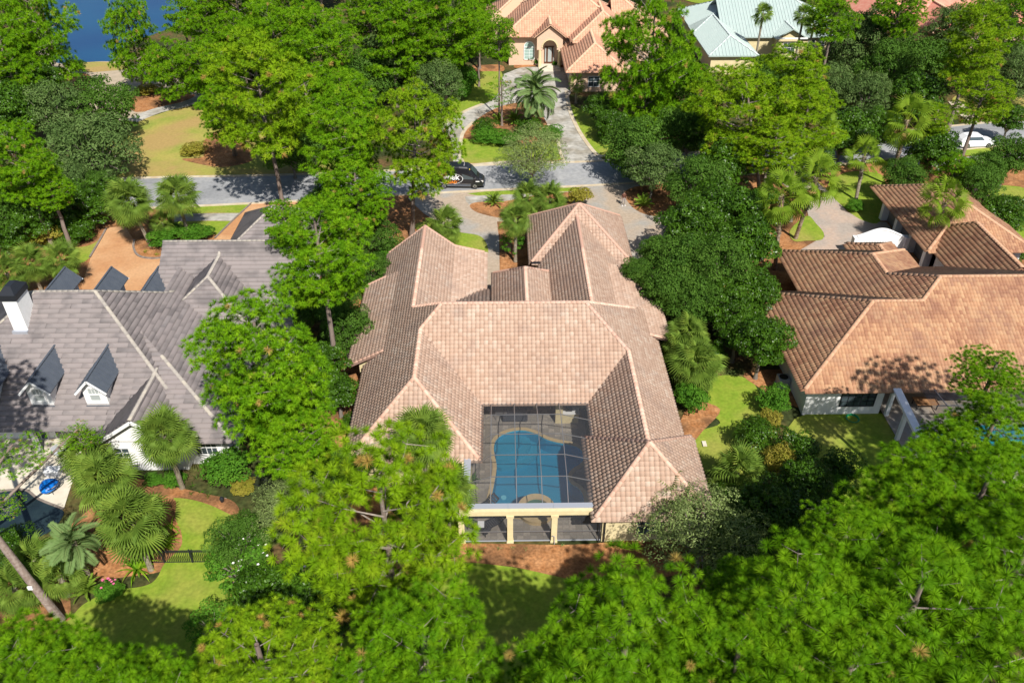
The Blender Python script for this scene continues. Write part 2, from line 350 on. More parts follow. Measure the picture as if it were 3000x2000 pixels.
ground('front_bed', [(830, 470), (950, 470), (975, 505), (900, 515), (800, 520)], .022, 'mulch', conv=c2)
ground('front_bed', [(1130, 470), (1200, 470), (1215, 520), (1135, 512)], .022, 'mulch', conv=c2)
# main house front (street side) pavers and beds
ground('paver_drive', [(1195, 582), (1290, 567), (1372, 563), (1555, 554), (1700, 546), (1880, 534), (2020, 600), (2010, 700), (1900, 780), (1830, 830), (1780, 640), (1560, 650), (1456, 650), (1462, 700), (1466, 900), (1418, 900), (1424, 740), (1400, 690), (1330, 678), (1285, 655), (1240, 625)], .016, 'paver_tan', smooth=False)
ground('sidewalk', [(1362, 577), (1480, 571), (1560, 569), (1560, 590), (1480, 592), (1378, 603), (1366, 592)], .022, 'concrete', smooth=False)
ground('verge_lawn', [(1368, 568), (1420, 562), (1560, 556), (1700, 549), (1690, 560), (1560, 568), (1400, 574)], .026, 'grass', smooth=False)
ground('planted_island', [(1376, 604), (1400, 593), (1480, 590), (1560, 575), (1680, 565), (1660, 610), (1560, 645), (1470, 640), (1400, 624)], .03, 'mulch')
ground('planted_island', [(1830, 562), (1900, 545), (1990, 590), (1985, 625), (1930, 634), (1885, 627), (1848, 603)], .03, 'mulch')
ground('entry_lawn', [(1215, 665), (1270, 650), (1330, 678), (1400, 690), (1424, 712), (1426, 748), (1360, 752), (1300, 740)], .012, 'grass')
ground('entry_bed', [(1462, 652), (1560, 640), (1556, 900), (1466, 900)], .012, 'mulch', smooth=False)
# yards round the main house
ground('side_bed', [(930, 700), (1180, 660), (1240, 800), (1130, 860), (1090, 1000), (1100, 1330), (1150, 1500), (1350, 1640), (1300, 1720), (900, 1650), (880, 1350), (960, 1100), (1000, 900)], .004, 'mulch')
ground('back_bed', [(1310, 1596), (1500, 1594), (1720, 1594), (2050, 1560), (2120, 1560), (2000, 1680), (1700, 1700), (1500, 1660), (1330, 1650)], .008, 'mulch')
ground('back_lawn', [(1080, 1760), (1300, 1655), (1500, 1662), (1700, 1700), (1900, 1690), (2000, 2150), (1400, 2300), (900, 2200)], .012, 'grass')
ground('side_lawn', [(2085, 1115), (2140, 1100), (2205, 1120), (2235, 1190), (2275, 1280), (2280, 1360), (2200, 1400), (2100, 1390), (2020, 1360), (2030, 1290), (2055, 1262), (2110, 1240), (2075, 1200)], .012, 'grass')
ground('side_bed', [(2030, 1180), (2110, 1200), (2060, 1262), (2020, 1300), (1990, 1250)], .008, 'mulch')
ground('side_bed', [(2180, 1095), (2330, 1090), (2380, 1200), (2300, 1180), (2230, 1140)], .008, 'mulch')
ground('neighbour_lawn', [(2330, 1225), (2600, 1215), (2700, 1300), (2660, 1450), (2560, 1700), (2350, 1600), (2280, 1450)], .012, 'grass')
# lower left lawn
ground('left_yard_bed', [(900, -130), (1330, -60), (1560, -10), (1800, 60), (1800, 250), (1350, 560), (600, 700), (520, 1050), (0, 1050), (-200, 800), (200, 500), (700, 100)], .006, 'mulch', conv=c4)
ground('left_yard_lawn', [(1335, 25), (1500, 45), (1700, 120), (1900, 260), (2000, 600), (1900, 1200), (1800, 1700), (700, 1700), (380, 1300), (440, 1040), (540, 950), (640, 840), (840, 740), (1100, 700), (1200, 640), (1265, 520), (1385, 400), (1390, 290), (1345, 180), (1350, 60)], .012, 'grass', conv=c4)
# right house drive
ground('paver_drive', [(600, 100), (870, 300), (1000, 450), (1130, 520), (1300, 530), (1520, 830), (600, 830), (640, 740), (760, 670), (825, 640), (810, 600), (700, 480), (680, 380), (400, 150)], .016, 'paver_pink', smooth=False, conv=c3)
ground('drive_lawn', [(560, 590), (690, 480), (760, 540), (815, 605), (815, 650), (780, 668), (690, 670), (590, 672)], .022, 'grass', conv=c3)
ground('street_lawn', [(860, 280), (980, 150), (1250, 160), (1290, 300), (1250, 520), (1130, 520), (1000, 440)], .022, 'grass', conv=c3)
ground('street_lawn', [(2820, 438), (2960, 425), (3050, 420), (3050, 436), (2900, 455), (2830, 457)], .024, 'grass')
ground('sidewalk', [(2600, 478), (2840, 460), (3100, 435), (3100, 458), (2840, 480), (2600, 500)], .02, 'concrete', smooth=False)
ground('corner_lawn', [(2800, 700), (2860, 560), (3020, 560), (3060, 700), (2940, 760)], .022, 'grass')
ground('far_street_lawn', [(2790, 290), (2860, 270), (3050, 270), (3100, 340), (2860, 360), (2820, 330)], .012, 'dry')
strip('lake_path', [(2800, 300), (2830, 335), (2870, 362)], 2.2, .01, .03, 'kerb')
ground('golf_lawn', [(2000, 0), (2100, -25), (2330, -10), (2420, 25), (2200, 30)], .012, 'grass')
# left patio
ground('patio', [(-200, 100), (300, 110), (880, 120), (900, 500), (760, 900), (700, 1090), (560, 1060), (430, 985), (290, 890), (100, 890), (-250, 930)], .02, 'cream_deck', smooth=False, conv=c7, thick=.02)
ground('shaded_pool_water', [(-250, 935), (100, 892), (290, 892), (430, 990), (640, 1080), (700, 1150), (560, 1330), (330, 1420), (-250, 1500)], .028, 'shade_toned_pool', conv=c7)
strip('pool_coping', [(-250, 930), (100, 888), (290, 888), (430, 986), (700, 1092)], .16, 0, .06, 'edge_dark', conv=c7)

# ================================================================ ROOFS
class Roof:
    """planes given in plan: (polygon, downhill direction, eave coordinate, eave height, slope)"""
    def __init__(s, m): s.pl = []; s.m = m; s.edges = []
    def plane(s, poly, d, e, E, m=None):
        poly = [tuple(map(float, p)) for p in poly]
        poly = [p for i, p in enumerate(poly) if math.hypot(p[0]-poly[i-1][0], p[1]-poly[i-1][1]) > 1e-6]
        a = sum(poly[i][0]*poly[(i+1) % len(poly)][1]-poly[(i+1) % len(poly)][0]*poly[i][1] for i in range(len(poly)))
        if a < 0: poly = poly[::-1]
        s.pl.append((poly, d, e, E, s.m if m is None else m)); return s
    def z(s, k, x, y):
        poly, d, e, E, m = s.pl[k]; return E+m*(e-(x*d[0]+y*d[1]))
    def hmax(s, x, y, skip=-1, grow=0.02):
        x = np.asarray(x, float); y = np.asarray(y, float); h = np.full(x.shape, -9.0)
        for k, (poly, d, e, E, m) in enumerate(s.pl):
            if k == skip: continue
            ins = np.ones(x.shape, bool)
            for i in range(len(poly)):
                (ax, ay), (bx, by) = poly[i], poly[(i+1) % len(poly)]
                L = math.hypot(bx-ax, by-ay)
                ins &= ((bx-ax)*(y-ay)-(by-ay)*(x-ax))/L > -grow
            h = np.where(ins, np.maximum(h, E+m*(e-(x*d[0]+y*d[1]))), h)
        return h
    def hip(s, x0, x1, y0, y1, E, axis='y', ends='hh', faces='nsew', m=None, ridge=True):
        """rectangular hipped or gabled block; ends: low end, high end, h or g; faces lists which faces to make"""
        m = s.m if m is None else m; h = ((x1-x0) if axis == 'y' else (y1-y0))/2
        if axis == 'y':
            c = (x0+x1)/2; a = y0+(h if ends[0] == 'h' else 0); b = y1-(h if ends[1] == 'h' else 0)
            if 'w' in faces: s.plane([(x0, y0), (c, a), (c, b), (x0, y1)], (-1, 0), -x0, E, m)
            if 'e' in faces: s.plane([(x1, y0), (c, a), (c, b), (x1, y1)], (1, 0), x1, E, m)
            if 's' in faces and ends[0] == 'h': s.plane([(x0, y0), (x1, y0), (c, a)], (0, -1), -y0, E, m)
            if 'n' in faces and ends[1] == 'h': s.plane([(x0, y1), (x1, y1), (c, b)], (0, 1), y1, E, m)
            if ridge: s.edge((c, a), (c, b))
            if ends[0] == 'h': s.edge((x0, y0), (c, a)); s.edge((x1, y0), (c, a))
            if ends[1] == 'h': s.edge((x0, y1), (c, b)); s.edge((x1, y1), (c, b))
        else:
            c = (y0+y1)/2; a = x0+(h if ends[0] == 'h' else 0); b = x1-(h if ends[1] == 'h' else 0)
            if 's' in faces: s.plane([(x0, y0), (a, c), (b, c), (x1, y0)], (0, -1), -y0, E, m)
            if 'n' in faces: s.plane([(x0, y1), (a, c), (b, c), (x1, y1)], (0, 1), y1, E, m)
            if 'w' in faces and ends[0] == 'h': s.plane([(x0, y0), (x0, y1), (a, c)], (-1, 0), -x0, E, m)
            if 'e' in faces and ends[1] == 'h': s.plane([(x1, y0), (x1, y1), (b, c)], (1, 0), x1, E, m)
            if ridge: s.edge((a, c), (b, c))
            if ends[0] == 'h': s.edge((x0, y0), (a, c)); s.edge((x0, y1), (a, c))
            if ends[1] == 'h': s.edge((x1, y0), (b, c)); s.edge((x1, y1), (b, c))
        return s
    def edge(s, p, q): s.edges.append((p, q)); return s
    def sheath(s, name, mt, parent, thick=.16):
        b = B()
        for poly, d, e, E, m in s.pl:
            top = [(x, y, E+m*(e-(x*d[0]+y*d[1]))-.045) for x, y in poly]; n = len(b.v); k = len(top)
            b.v += top+[(x, y, z-thick) for x, y, z in top]
            b.f.append(tuple(range(n, n+k))); b.f.append(tuple(range(n+2*k-1, n+k-1, -1)))
            for i in range(k): j = (i+1) % k; b.f.append((n+j, n+i, n+k+i, n+k+j))
        me = bpy.data.meshes.new(name); me.from_pydata(b.v, [], b.f); me.update(); me.materials.append(MT[mt])
        return obj(name, me, parent)

def barrel(W, L, amp, seg=4, thick=.03):
    """one roof tile: x across, y up the slope, z outwards; origin at the middle of its lower edge"""
    xs = np.linspace(-W/2, W/2, seg+1); V = []
    for y, lift in ((0, thick+.012), (L*1.06, .006)):
        for x in xs: V.append((x*.985, y, lift+amp*math.cos(math.pi*x/W)**.8 if abs(x) < W/2-1e-6 else lift))
    for x in xs: V.append((x*.985, 0, -.01))
    n = seg+1; F = [(i, i+1, n+i+1, n+i) for i in range(seg)]+[(2*n+i, 2*n+i+1, i+1, i) for i in range(seg)]
    return np.array(V), np.array(F)
def slab(W, L, amp=0, seg=1, thick=.035):
    V = [(-W/2+.006, 0, thick+.02), (W/2-.006, 0, thick+.02), (W/2-.006, L*1.04, .008), (-W/2+.006, L*1.04, .008), (-W/2+.006, 0, -.01), (W/2-.006, 0, -.01)]
    return np.array(V), np.array([(0, 1, 2, 3), (4, 5, 1, 0)])
def lay_tiles(roof, parent, mt, W, L, tmpl, n_obj=300, seed=3, patch=None, jitter=0.012, name='roof_tile', stag=0, cull=.1):
    """lays tiles on every plane: the nearest n_obj whole ones are objects, the rest one mesh"""
    rs = np.random.RandomState(seed); TV, TF = tmpl; whole = []; V = []; Fc = []; T = []; nv = 0
    cp = co.location if False else np.array([0, 0, CAM_H])
    for k, (poly, d, e, E, m) in enumerate(roof.pl):
        ct = 1/math.sqrt(1+m*m); st = m*ct; pitch = L*ct
        d = np.array(d, float); s = np.array((-d[1], d[0])); pp = np.array(poly)
        u = pp@s; v = e-pp@d
        rows = np.arange(math.floor(v.min()/pitch)-1, math.ceil(v.max()/pitch)+1); cols = np.arange(math.floor(u.min()/W)-1, math.ceil(u.max()/W)+1)
        RR, CC = np.meshgrid(rows, cols, indexing='ij'); off = (RR % 2)*stag*W
        vv = (RR*pitch).ravel(); uu = ((CC+.5)*W+off).ravel()
        def inside(uq, vq, g):
            x = s[0]*uq+d[0]*(e-vq); y = s[1]*uq+d[1]*(e-vq); r = np.ones(x.shape, bool)
            for i in range(len(poly)):
                (ax, ay), (bx, by) = poly[i], poly[(i+1) % len(poly)]; Ln = math.hypot(bx-ax, by-ay)
                r &= ((bx-ax)*(y-ay)-(by-ay)*(x-ax))/Ln > -g
            return r
        cin = [inside(uu+a*W/2, vv+b*pitch, .012) for a in (-1, 1) for b in (0, 1)]
        full = np.all(cin, 0); part = np.any(cin, 0) | inside(uu, vv+pitch/2, 0)
        part &= ~full
        x = s[0]*uu+d[0]*(e-vv-pitch/2); y = s[1]*uu+d[1]*(e-vv-pitch/2); z = E+m*(vv+pitch/2)
        hid = roof.hmax(x, y, skip=k, grow=-.02) > z+cull
        Rm = np.array([[s[0], -d[0]*ct, d[0]*st], [s[1], -d[1]*ct, d[1]*st], [0, st, ct]])
        # plane frame must be right-handed: x=s', y=upslope, z=normal
        if np.linalg.det(Rm) < 0: Rm[:, 0] *= -1
        idx = np.where((full | part) & ~hid)[0]
        tn = np.clip(rs.rand(len(idx))*.8+.1+(patch(x[idx], y[idx]) if patch else 0), 0, 1)
        pv = []; pf = []; pt = []; pn = 0
        for j, i in enumerate(idx):
            o = np.array([s[0]*uu[i]+d[0]*(e-vv[i]), s[1]*uu[i]+d[1]*(e-vv[i]), E+m*vv[i]])
            dist = np.linalg.norm(o-cp)
            if full[i]: whole.append((dist, o, Rm, tn[j], m))
            else:
                q = TV@Rm.T+o; pv.append(q); pf.append(TF+pn); pn += len(TV); pt += [tn[j]]*len(TF)
        if pv:
            me = mesh_from('tmp', np.concatenate(pv), np.concatenate(pf), MT[mt], pt)
            bm = bmesh.new(); bm.from_mesh(me); bpy.data.meshes.remove(me)
            for i in range(len(poly)):
                (ax, ay), (bx, by) = poly[i], poly[(i+1) % len(poly)]
                # keep the small overhang at the eave
                if abs((by-ay)*d[1]+(bx-ax)*d[0]) < 1e-6 and abs(ax*d[0]+ay*d[1]-e) < 1e-3: continue
                nrm = Vector((by-ay, -(bx-ax), 0)).normalized()
                bmesh.ops.bisect_plane(bm, geom=bm.verts[:]+bm.edges[:]+bm.faces[:], plane_co=(ax, ay, 0), plane_no=nrm, clear_outer=True)
            lay = bm.faces.layers.float.get('tint'); bm.verts.index_update()
            base = nv; V.append(np.array([v_.co[:] for v_ in bm.verts]).reshape(-1, 3)); nv += len(bm.verts)
            for f in bm.faces:
                vi = [v_.index+base for v_ in f.verts]; t = f[lay]
                if len(vi) == 4: Fc.append(vi); T.append(t)
                else:
                    for a in range(1, len(vi)-1): Fc.append([vi[0], vi[a], vi[a+1], vi[a+1]]); T.append(t)
            bm.free()
    whole.sort(key=lambda t: t[0])
    nvar = 8; var = [mesh_from(name, TV, TF, MT[mt], [(.5+i)/nvar]*len(TF)) for i in range(nvar)]
    for dist, o, Rm, t, m in whole[:n_obj]:
        ob = bpy.data.objects.new(name, var[min(nvar-1, int(t*nvar))]); link(ob, parent)
        Mx = Matrix(Rm.tolist()).to_4x4() @ Matrix.Rotation(rs.randn()*jitter, 4, 'Z'); Mx.translation = Vector(o)+Vector(Rm[:, 2]*abs(rs.randn())*.004)
        ob.matrix_local = Mx
    rest = whole[n_obj:]
    if rest:
        A = []
        for dist, o, Rm, t, m in rest: A.append((TV*(1+rs.randn()*.008))@Rm.T+o+Rm[:, 2]*abs(rs.randn())*.005)
        n = len(TV); FF = (TF[None]+(np.arange(len(rest))*n)[:, None, None]+nv).reshape(-1, 4)
        V.append(np.concatenate(A)); T = list(T)+list(np.repeat([r[3] for r in rest], len(TF)))
        Fc = (np.concatenate([np.array(Fc).reshape(-1, 4), FF]) if Fc else FF)
    Fc = np.array(Fc); V = np.concatenate(V); T = np.array(T)
    tri = Fc[:, 2] == Fc[:, 3]
    me = mesh_from(name+'s', V, [Fc[~tri], Fc[tri][:, :3]], MT[mt], np.concatenate([T[~tri], T[tri]]))
    return tag(obj(name+'s', me, parent), kind='stuff')
def ridge_caps(roof, parent, mt, step=.38, r=.13, seed=5, lim=300, lift=.035, name='ridge_tile', flat=False):
    rs = random.Random(seed); vs = []; n = 6
    def cap(t):
        V = []
        for y, rr in ((0, r*1.12), (step*1.08, r*.95)):
            for j in range(n+1):
                a = math.pi*j/n; V.append((rr*math.cos(a), y, rr*math.sin(a)*(.55 if flat else .85)))
        m_ = n+1; Fq = [(j, j+1, m_+j+1, m_+j) for j in range(n)]
        V += [(0, 0, 0)]; T3 = [(j+1, j, 2*m_) for j in range(n)]
        return mesh_from(name, V, [np.array(Fq), np.array(T3)], MT[mt], [t]*(n+n))
    var = [cap(.1+.27*i) for i in range(4)]; items = []
    for p, q in roof.edges:
        p = Vector((*p, 0)); q = Vector((*q, 0)); L2 = (q-p).length
        if L2 < .3: continue
        za, zb = [float(roof.hmax(np.array(a.x), np.array(a.y), grow=.08)) for a in (p, q)]
        # slope along the edge from its own planes
        k = max(1, int(round(math.hypot(L2, abs(zb-za))/step)))
        for i in range(k):
            a = p.lerp(q, i/k); b_ = p.lerp(q, (i+1)/k)
            za, zb = [float(roof.hmax(np.array(t.x), np.array(t.y), grow=.08)) for t in (a, b_)]
            A = Vector((a.x, a.y, za)); Bv = Vector((b_.x, b_.y, zb)); 
            # hidden inside a higher wing?
            ends = roof._own(p, q, (i+.5)/k)
            if ends is not None and ends < (za+zb)/2-.12: continue
            items.append((A, Bv))
    items.sort(key=lambda t: (t[0]-Vector((0, 0, CAM_H))).length)
    rest = B()
    for c, (A, Bv) in enumerate(items):
        d = (Bv-A).normalized(); x = d.cross(Vector((0, 0, 1))).normalized(); z = x.cross(d)
        Mx = Matrix(((x.x, d.x, z.x, A.x+z.x*lift), (x.y, d.y, z.y, A.y+z.y*lift), (x.z, d.z, z.z, A.z+z.z*lift), (0, 0, 0, 1)))
        if c < lim:
            o = bpy.data.objects.new(name, var[rs.randrange(4)]); link(o, parent); o.matrix_local = Mx
        else:
            n0 = len(rest.v)
            me = var[c % 4]; rest.v += [tuple(Mx @ v.co) for v in me.vertices]; rest.f += [tuple(n0+i for i in pl.vertices) for pl in me.polygons]
    if rest.v: tag(rest.obj(name+'s', mt, parent), kind='stuff')
def _own(self, p, q, t):
    """height of the planes that end on this edge, at its point t"""
    x = p.x+(q.x-p.x)*t; y = p.y+(q.y-p.y)*t; best = None
    for k, (poly, d, e, E, m) in enumerate(self.pl):
        on = 0
        for c in (0.02, .98, t):
            X = p.x+(q.x-p.x)*c; Y = p.y+(q.y-p.y)*c; mind = 9
            for i in range(len(poly)):
                (ax, ay), (bx, by) = poly[i], poly[(i+1) % len(poly)]; Ln = math.hypot(bx-ax, by-ay)
                u = ((X-ax)*(bx-ax)+(Y-ay)*(by-ay))/Ln/Ln; u = min(1, max(0, u))
                mind = min(mind, math.hypot(X-ax-u*(bx-ax), Y-ay-u*(by-ay)))
            on += mind < .06
        if on == 3:
            z = self.z(k, x, y); best = z if best is None else max(best, z)
    return best
Roof._own = _own
def window(parent, M, w, h, nx=2, ny=2, frame='white', pane='glass', arch=False, depth=.08):
    """M: matrix with x along the wall, y outward normal, z up, origin at sill centre"""
    fr = B(); t = .07
    fr.box(-w/2-t, -w/2, 0, depth, -t, h+t, M).box(w/2, w/2+t, 0, depth, -t, h+t, M).box(-w/2, w/2, 0, depth, -t, 0, M).box(-w/2, w/2, 0, depth, h, h+t, M)
    for i in range(1, nx): x = -w/2+w*i/nx; fr.box(x-.02, x+.02, .002, depth-.01, 0, h, M)
    for j in range(1, ny): z = h*j/ny; fr.box(-w/2, w/2, .004, depth-.014, z-.02, z+.02, M)
    f = fr.obj('window', frame, parent)
    g = B(); g.box(-w/2+.001, w/2-.001, .006, .03, .001, h-.001, M); g.obj('window_pane', pane, f)
    return f
def wallM(x, y, z, ang):
    """ang: direction of the outward normal in degrees (0=+x, -90 = towards the camera)"""
    a = math.radians(ang); n = Vector((math.cos(a), math.sin(a), 0)); xx = Vector((-n.y, n.x, 0))
    return Matrix(((xx.x, n.x, 0, x), (xx.y, n.y, 0, y), (0, 0, 1, z), (0, 0, 0, 1)))

# ---------------------------------------------------------------- main house
house = empty('tiled_house', (0, 48, 0), 'blush tile roofed house wrapped round a screened pool in the middle', 'house')
def at_house(o, root):
    o.location = o.location-root.location if o.location.length < 1e-6 else o.location
def sub(root, name):
    """a part that keeps world coordinates under its thing"""
    return root
house.location = (0, 0, 0)
E0 = 3.0; rf = Roof(.79)
XL, XR, XE = -10.75, 6.65, 12.8
# great hip: south and north faces
rf.plane([(-1.65, 47.85), (6.65, 47.85), (9.75, 50.93), (6.65, 54), (-4.6, 54), (-6.2, 52.4)], (0, -1), -47.85, E0)
rf.plane([(-10.75, 60.15), (-4.6, 54), (6.65, 54), (12.8, 60.15)], (0, 1), 60.15, E0)
# west slope shared by three wings
rf.plane([(-10.75, 41.8), (-6.2, 46.35), (-6.2, 52.4), (-10.75, 52.4)], (-1, 0), 10.75, E0)
rf.plane([(-10.75, 52.4), (-6.2, 52.4), (-4.6, 54), (-7.15, 56.55), (-10.75, 56.55)], (-1, 0), 10.75, E0)
rf.plane([(-10.75, 56.55), (-7.15, 56.55), (-7.15, 70.6), (-10.75, 70.6)], (-1, 0), 10.75, E0)
# front left wing
rf.plane([(-10.75, 41.8), (-1.65, 41.8), (-6.2, 46.35)], (0, -1), -41.8, E0)
rf.plane([(-1.65, 41.8), (-6.2, 46.35), (-6.2, 52.4), (-1.65, 47.85)], (1, 0), -1.65, E0)
# front right wing and east slope
rf.plane([(6.65, 47.85), (9.75, 50.9), (9.75, 40.05), (6.65, 40.05)], (-1, 0), -6.65, E0)
rf.plane([(12.8, 60.15), (6.65, 54), (9.75, 50.9), (12.8, 50.9)], (1, 0), 12.8, E0)
rf.plane([(12.8, 50.9), (9.75, 50.9), (9.75, 40.05), (12.8, 40.05)], (1, 0), 12.8, E0)
# back left wing, steep then shallow
rf.plane([(-7.15, 55.6), (-7.15, 70.6), (-4.45, 70.6), (-4.45, 55.6)], (1, 0), -4.45, 3.72)
rf.plane([(-4.45, 56.5), (-4.45, 70.6), (-1.55, 70.6), (-1.55, 56.5)], (1, 0), -1.55, 3.0, .25)
# shallow extensions
rf.plane([(-12.1, 52.9), (-9.2, 52.9), (-9.2, 65.1), (-12.1, 65.1)], (-1, 0), 12.1, 2.77, .5)
rf.plane([(13.9, 55.9), (9.9, 55.9), (9.9, 66.5), (13.9, 66.5)], (1, 0), 13.9, 2.91, .27)
rf.plane([(-4.8, 58.9), (-0.95, 58.9), (-0.95, 63.4), (-4.8, 63.4)], (0, 1), 63.4, 3.05, .21)
for p, q in [((-4.6, 54), (6.65, 54)), ((-6.2, 52.4), (-4.6, 54)), ((-6.2, 46.35), (-6.2, 52.4)), ((-10.75, 41.8), (-6.2, 46.35)), ((-1.65, 41.8), (-6.2, 46.35)),
             ((6.65, 54), (9.75, 50.9)), ((9.75, 40.05), (9.75, 50.9)), ((-4.6, 54), (-7.15, 56.55)), ((6.65, 54), (11.3, 58.65)), ((-7.15, 56.6), (-7.15, 70.6)),
             ((-12.1, 52.95), (-9.3, 52.95)), ((13.9, 55.95), (12.3, 55.95)), ((-10.75, 70.55), (-7.15, 70.55)), ((-7.15, 70.55), (-4.45, 70.55)), ((-4.45, 70.55), (-1.55, 70.55)), ((-12.1, 65.05), (-10.4, 65.05))]:
    rf.edge(p, q)
rf.hip(-0.57, 5.0, 55.5, 66.65, E0, 'y', 'gh')
rf.hip(3.0, 12.5, 68.6, 78.1, E0, 'y', 'hh', ridge=False)
rf.hip(3.85, 11.15, 55.0, 74.0, E0, 'y', 'gg')
rf.hip(5.95, 13.45, 36.3, 43.8, E0, 'y', 'hh', ridge=False)
roofo = rf.sheath('roof', 'shA', house)
lay_tiles(rf, roofo, 'tileA', .33, .32, barrel(.33, .32, .075, thick=.045), 300, 3, lambda x, y: .11*np.sin(x*.55+1.3*np.sin(y*.31))*np.sin(y*.7+.4*x)-.04)
ridge_caps(rf, roofo, 'ridgeA', .40, .15)
wb = B()
for x0, x1, y0, y1 in [(-10.15, -2.2, 42.4, 56), (-10.2, -2.2, 56, 70.0), (-11.5, -9.5, 53.4, 64.6), (-4, 12.2, 50.5, 59.5), (7.2, 12.2, 43, 51.5), (6.55, 12.85, 36.9, 43.2),
                       (4.4, 10.6, 59, 69), (3.55, 11.95, 69.1, 77.5), (0.1, 4.3, 59, 66), (10.5, 13.3, 56.5, 66)]:
    wb.box(x0, x1, y0, y1, 0, 2.86)
wb.quad((-11.5, 53.38, 2.86), (-9.9, 53.38, 2.86), (-9.9, 53.38, 3.65)); wb.quad((-9.9, 69.9, 2.86), (-2.3, 69.9, 2.86), (-4.5, 69.9, 3.5), (-7.15, 69.9, 5.5))
wb.obj('wall', 'cream', house)
# lanai wall with dark doors
for x in (-1.1, 1.4, 3.9): window(house, wallM(x, 50.49, .05, -90), 2.1, 2.3, 2, 1, 'barmetal')
window(house, wallM(6.54, 41.8, .9, 180), 1.0, 1.3, 1, 2, 'barmetal'); window(house, wallM(-2.19, 45, .3, 0), 2.2, 2.1, 2, 1, 'barmetal')
window(house, wallM(-10.16, 47.5, .9, 180), 1.4, 1.4, 2, 2, 'cream'); window(house, wallM(-11.51, 60, .9, 180), 1.4, 1.4, 2, 2, 'cream')
window(house, wallM(9.7, 36.89, .8, -90), 1.8, 1.5, 2, 2, 'cream'); window(house, wallM(12.86, 40, .8, 0), 1.2, 1.5, 1, 2, 'cream')
gt = B()
gt.box(-1.62, 6.6, 47.68, 47.82, 2.82, 2.97).box(-1.6, -1.48, 41.85, 47.66, 2.82, 2.97).box(6.48, 6.6, 43.9, 47.66, 2.82, 2.97)
gt.obj('gutter', 'barmetal', house)
dp = B(); dp.tube([(6.7, 36.78, 2.85), (6.7, 36.78, .1)], .05).tube([(6.35, 36.78, 2.85), (6.35, 36.78, .1)], .04); dp.obj('downpipe', 'darkmetal', house)
vb = B(); q = P(1727, 720, 6); 
vb.box(2.98, 4.0, 68.35, 68.58, 2.95, 3.1); vb.obj('gutter', 'darkmetal', house)
# garden gate between the wings
gate = empty('garden_gate', (-1.0, 61.9, 0), 'black arched iron gate across the walkway between the two wings', 'gate')
for i in range(9):
    x = -.62+i*.155; h = 1.5+.35*math.sqrt(max(0, 1-(x/.65)**2)); B().bar((x, 1.6, .1), (x, 1.6, h), .03).obj('picket', 'darkmetal', gate)
fr = B(); pts = [(.65*math.cos(a), 1.6, 1.5+.38*math.sin(a)) for a in np.linspace(0, math.pi, 11)]
for a, b_ in zip(pts, pts[1:]): fr.bar(a, b_, .05)
for z in (.15, .9, 1.5): fr.bar((-.65, 1.6, z), (.65, 1.6, z), .045)
fr.bar((-.66, 1.6, 0), (-.66, 1.6, 1.55), .07).bar((.66, 1.6, 0), (.66, 1.6, 1.55), .07); fr.obj('gate_frame', 'darkmetal', gate)

# ---------------------------------------------------------------- deck, pool
deck_out = [(DK[0], DK[2], 0), (DK[1], DK[2], 0), (DK[1], DK[3]+.05, 0), (DK[0], DK[3]+.05, 0)]
tag(obj('deck', sheet('deck', [deck_out, pool_pts], .006, 'deckpaver')), kind='structure')
deck = [o for o in bpy.data.objects if o.name == 'deck'][0]
def inpoly(x, y, pts):
    r = False; n = len(pts)
    for i in range(n):
        a, b_ = pts[i], pts[(i+1) % n]
        if (a[1] > y) != (b_[1] > y) and x < (b_[0]-a[0])*(y-a[1])/(b_[1]-a[1])+a[0]: r = not r
    return r
pc = sum((Vector(q) for q in pool_pts), Vector())/len(pool_pts)
grown = [q+(q-Vector((pc.x, pc.y, 0))).normalized()*.22 for q in pool_pts]
pvv = []
for i in range(4): 
    b_ = B().box(-.218, .218, -.218, .218, 0, .03); pvv.append(b_.mesh('deck_paver', 'deckpaver'))
    a = pvv[-1].attributes.new('tint', 'FLOAT', 'FACE'); a.data.foreach_set('value', [i/3.0]*6)
spots = []
for i in range(21):
    for j in range(30):
        x = DK[0]+.23+i*.445; y = DK[2]+.23+j*.445
        if x > DK[1]-.1 or y > DK[3]-.1: continue
        if all(not inpoly(x+a*.2, y+b_*.2, grown) for a in (-1, 1) for b_ in (-1, 1)): spots.append((y, x))
spots.sort()
rest = B()
for k, (y, x) in enumerate(spots):
    if k < 300: obj('deck_paver', pvv[R_.randrange(4)], deck, (x, y, .006))
    else: rest.box(x-.218, x+.218, y-.218, y+.218, .006, .036)
if rest.v: tag(rest.obj('deck_pavers', 'deckpaver', deck), kind='stuff')
pool = empty('swimming_pool', (0, 0, 0), 'freeform blue swimming pool with tan coping under the dark screen cage', 'swimming pool')
b_ = B(); n = len(pool_pts)
for i in range(n):
    a, c = pool_pts[i], pool_pts[(i+1) % n]; b_.quad((c.x, c.y, 0), (a.x, a.y, 0), (a.x, a.y, -1.3), (c.x, c.y, -1.3))
b_.obj('basin_wall', 'plaster', pool)
obj('basin_floor', sheet('basin_floor', [pool_pts], -1.3, 'plaster'), pool)
stp = B()
for i, (r, z) in enumerate(((3.0, -.95), (2.3, -.6), (1.6, -.3))):
    c0 = P(*c6(560, 500)); poly = []
    for k in range(24):
        a = 2*math.pi*k/24; x, y = c0.x+r*math.cos(a), c0.y+r*.8*math.sin(a)
        poly.append((x, y))
    poly = [q for q in poly if inpoly(q[0], q[1], pool_pts)]
    edge = [(q.x, q.y) for q in pool_pts if math.hypot(q.x-c0.x, (q.y-c0.y)/.8) < r]
    pts = poly+edge
    if len(pts) > 3:
        cx = sum(p[0] for p in pts)/len(pts); cy = sum(p[1] for p in pts)/len(pts)
        pts.sort(key=lambda p: math.atan2(p[1]-cy, p[0]-cx)); stp.prism(pts, -1.29, z)
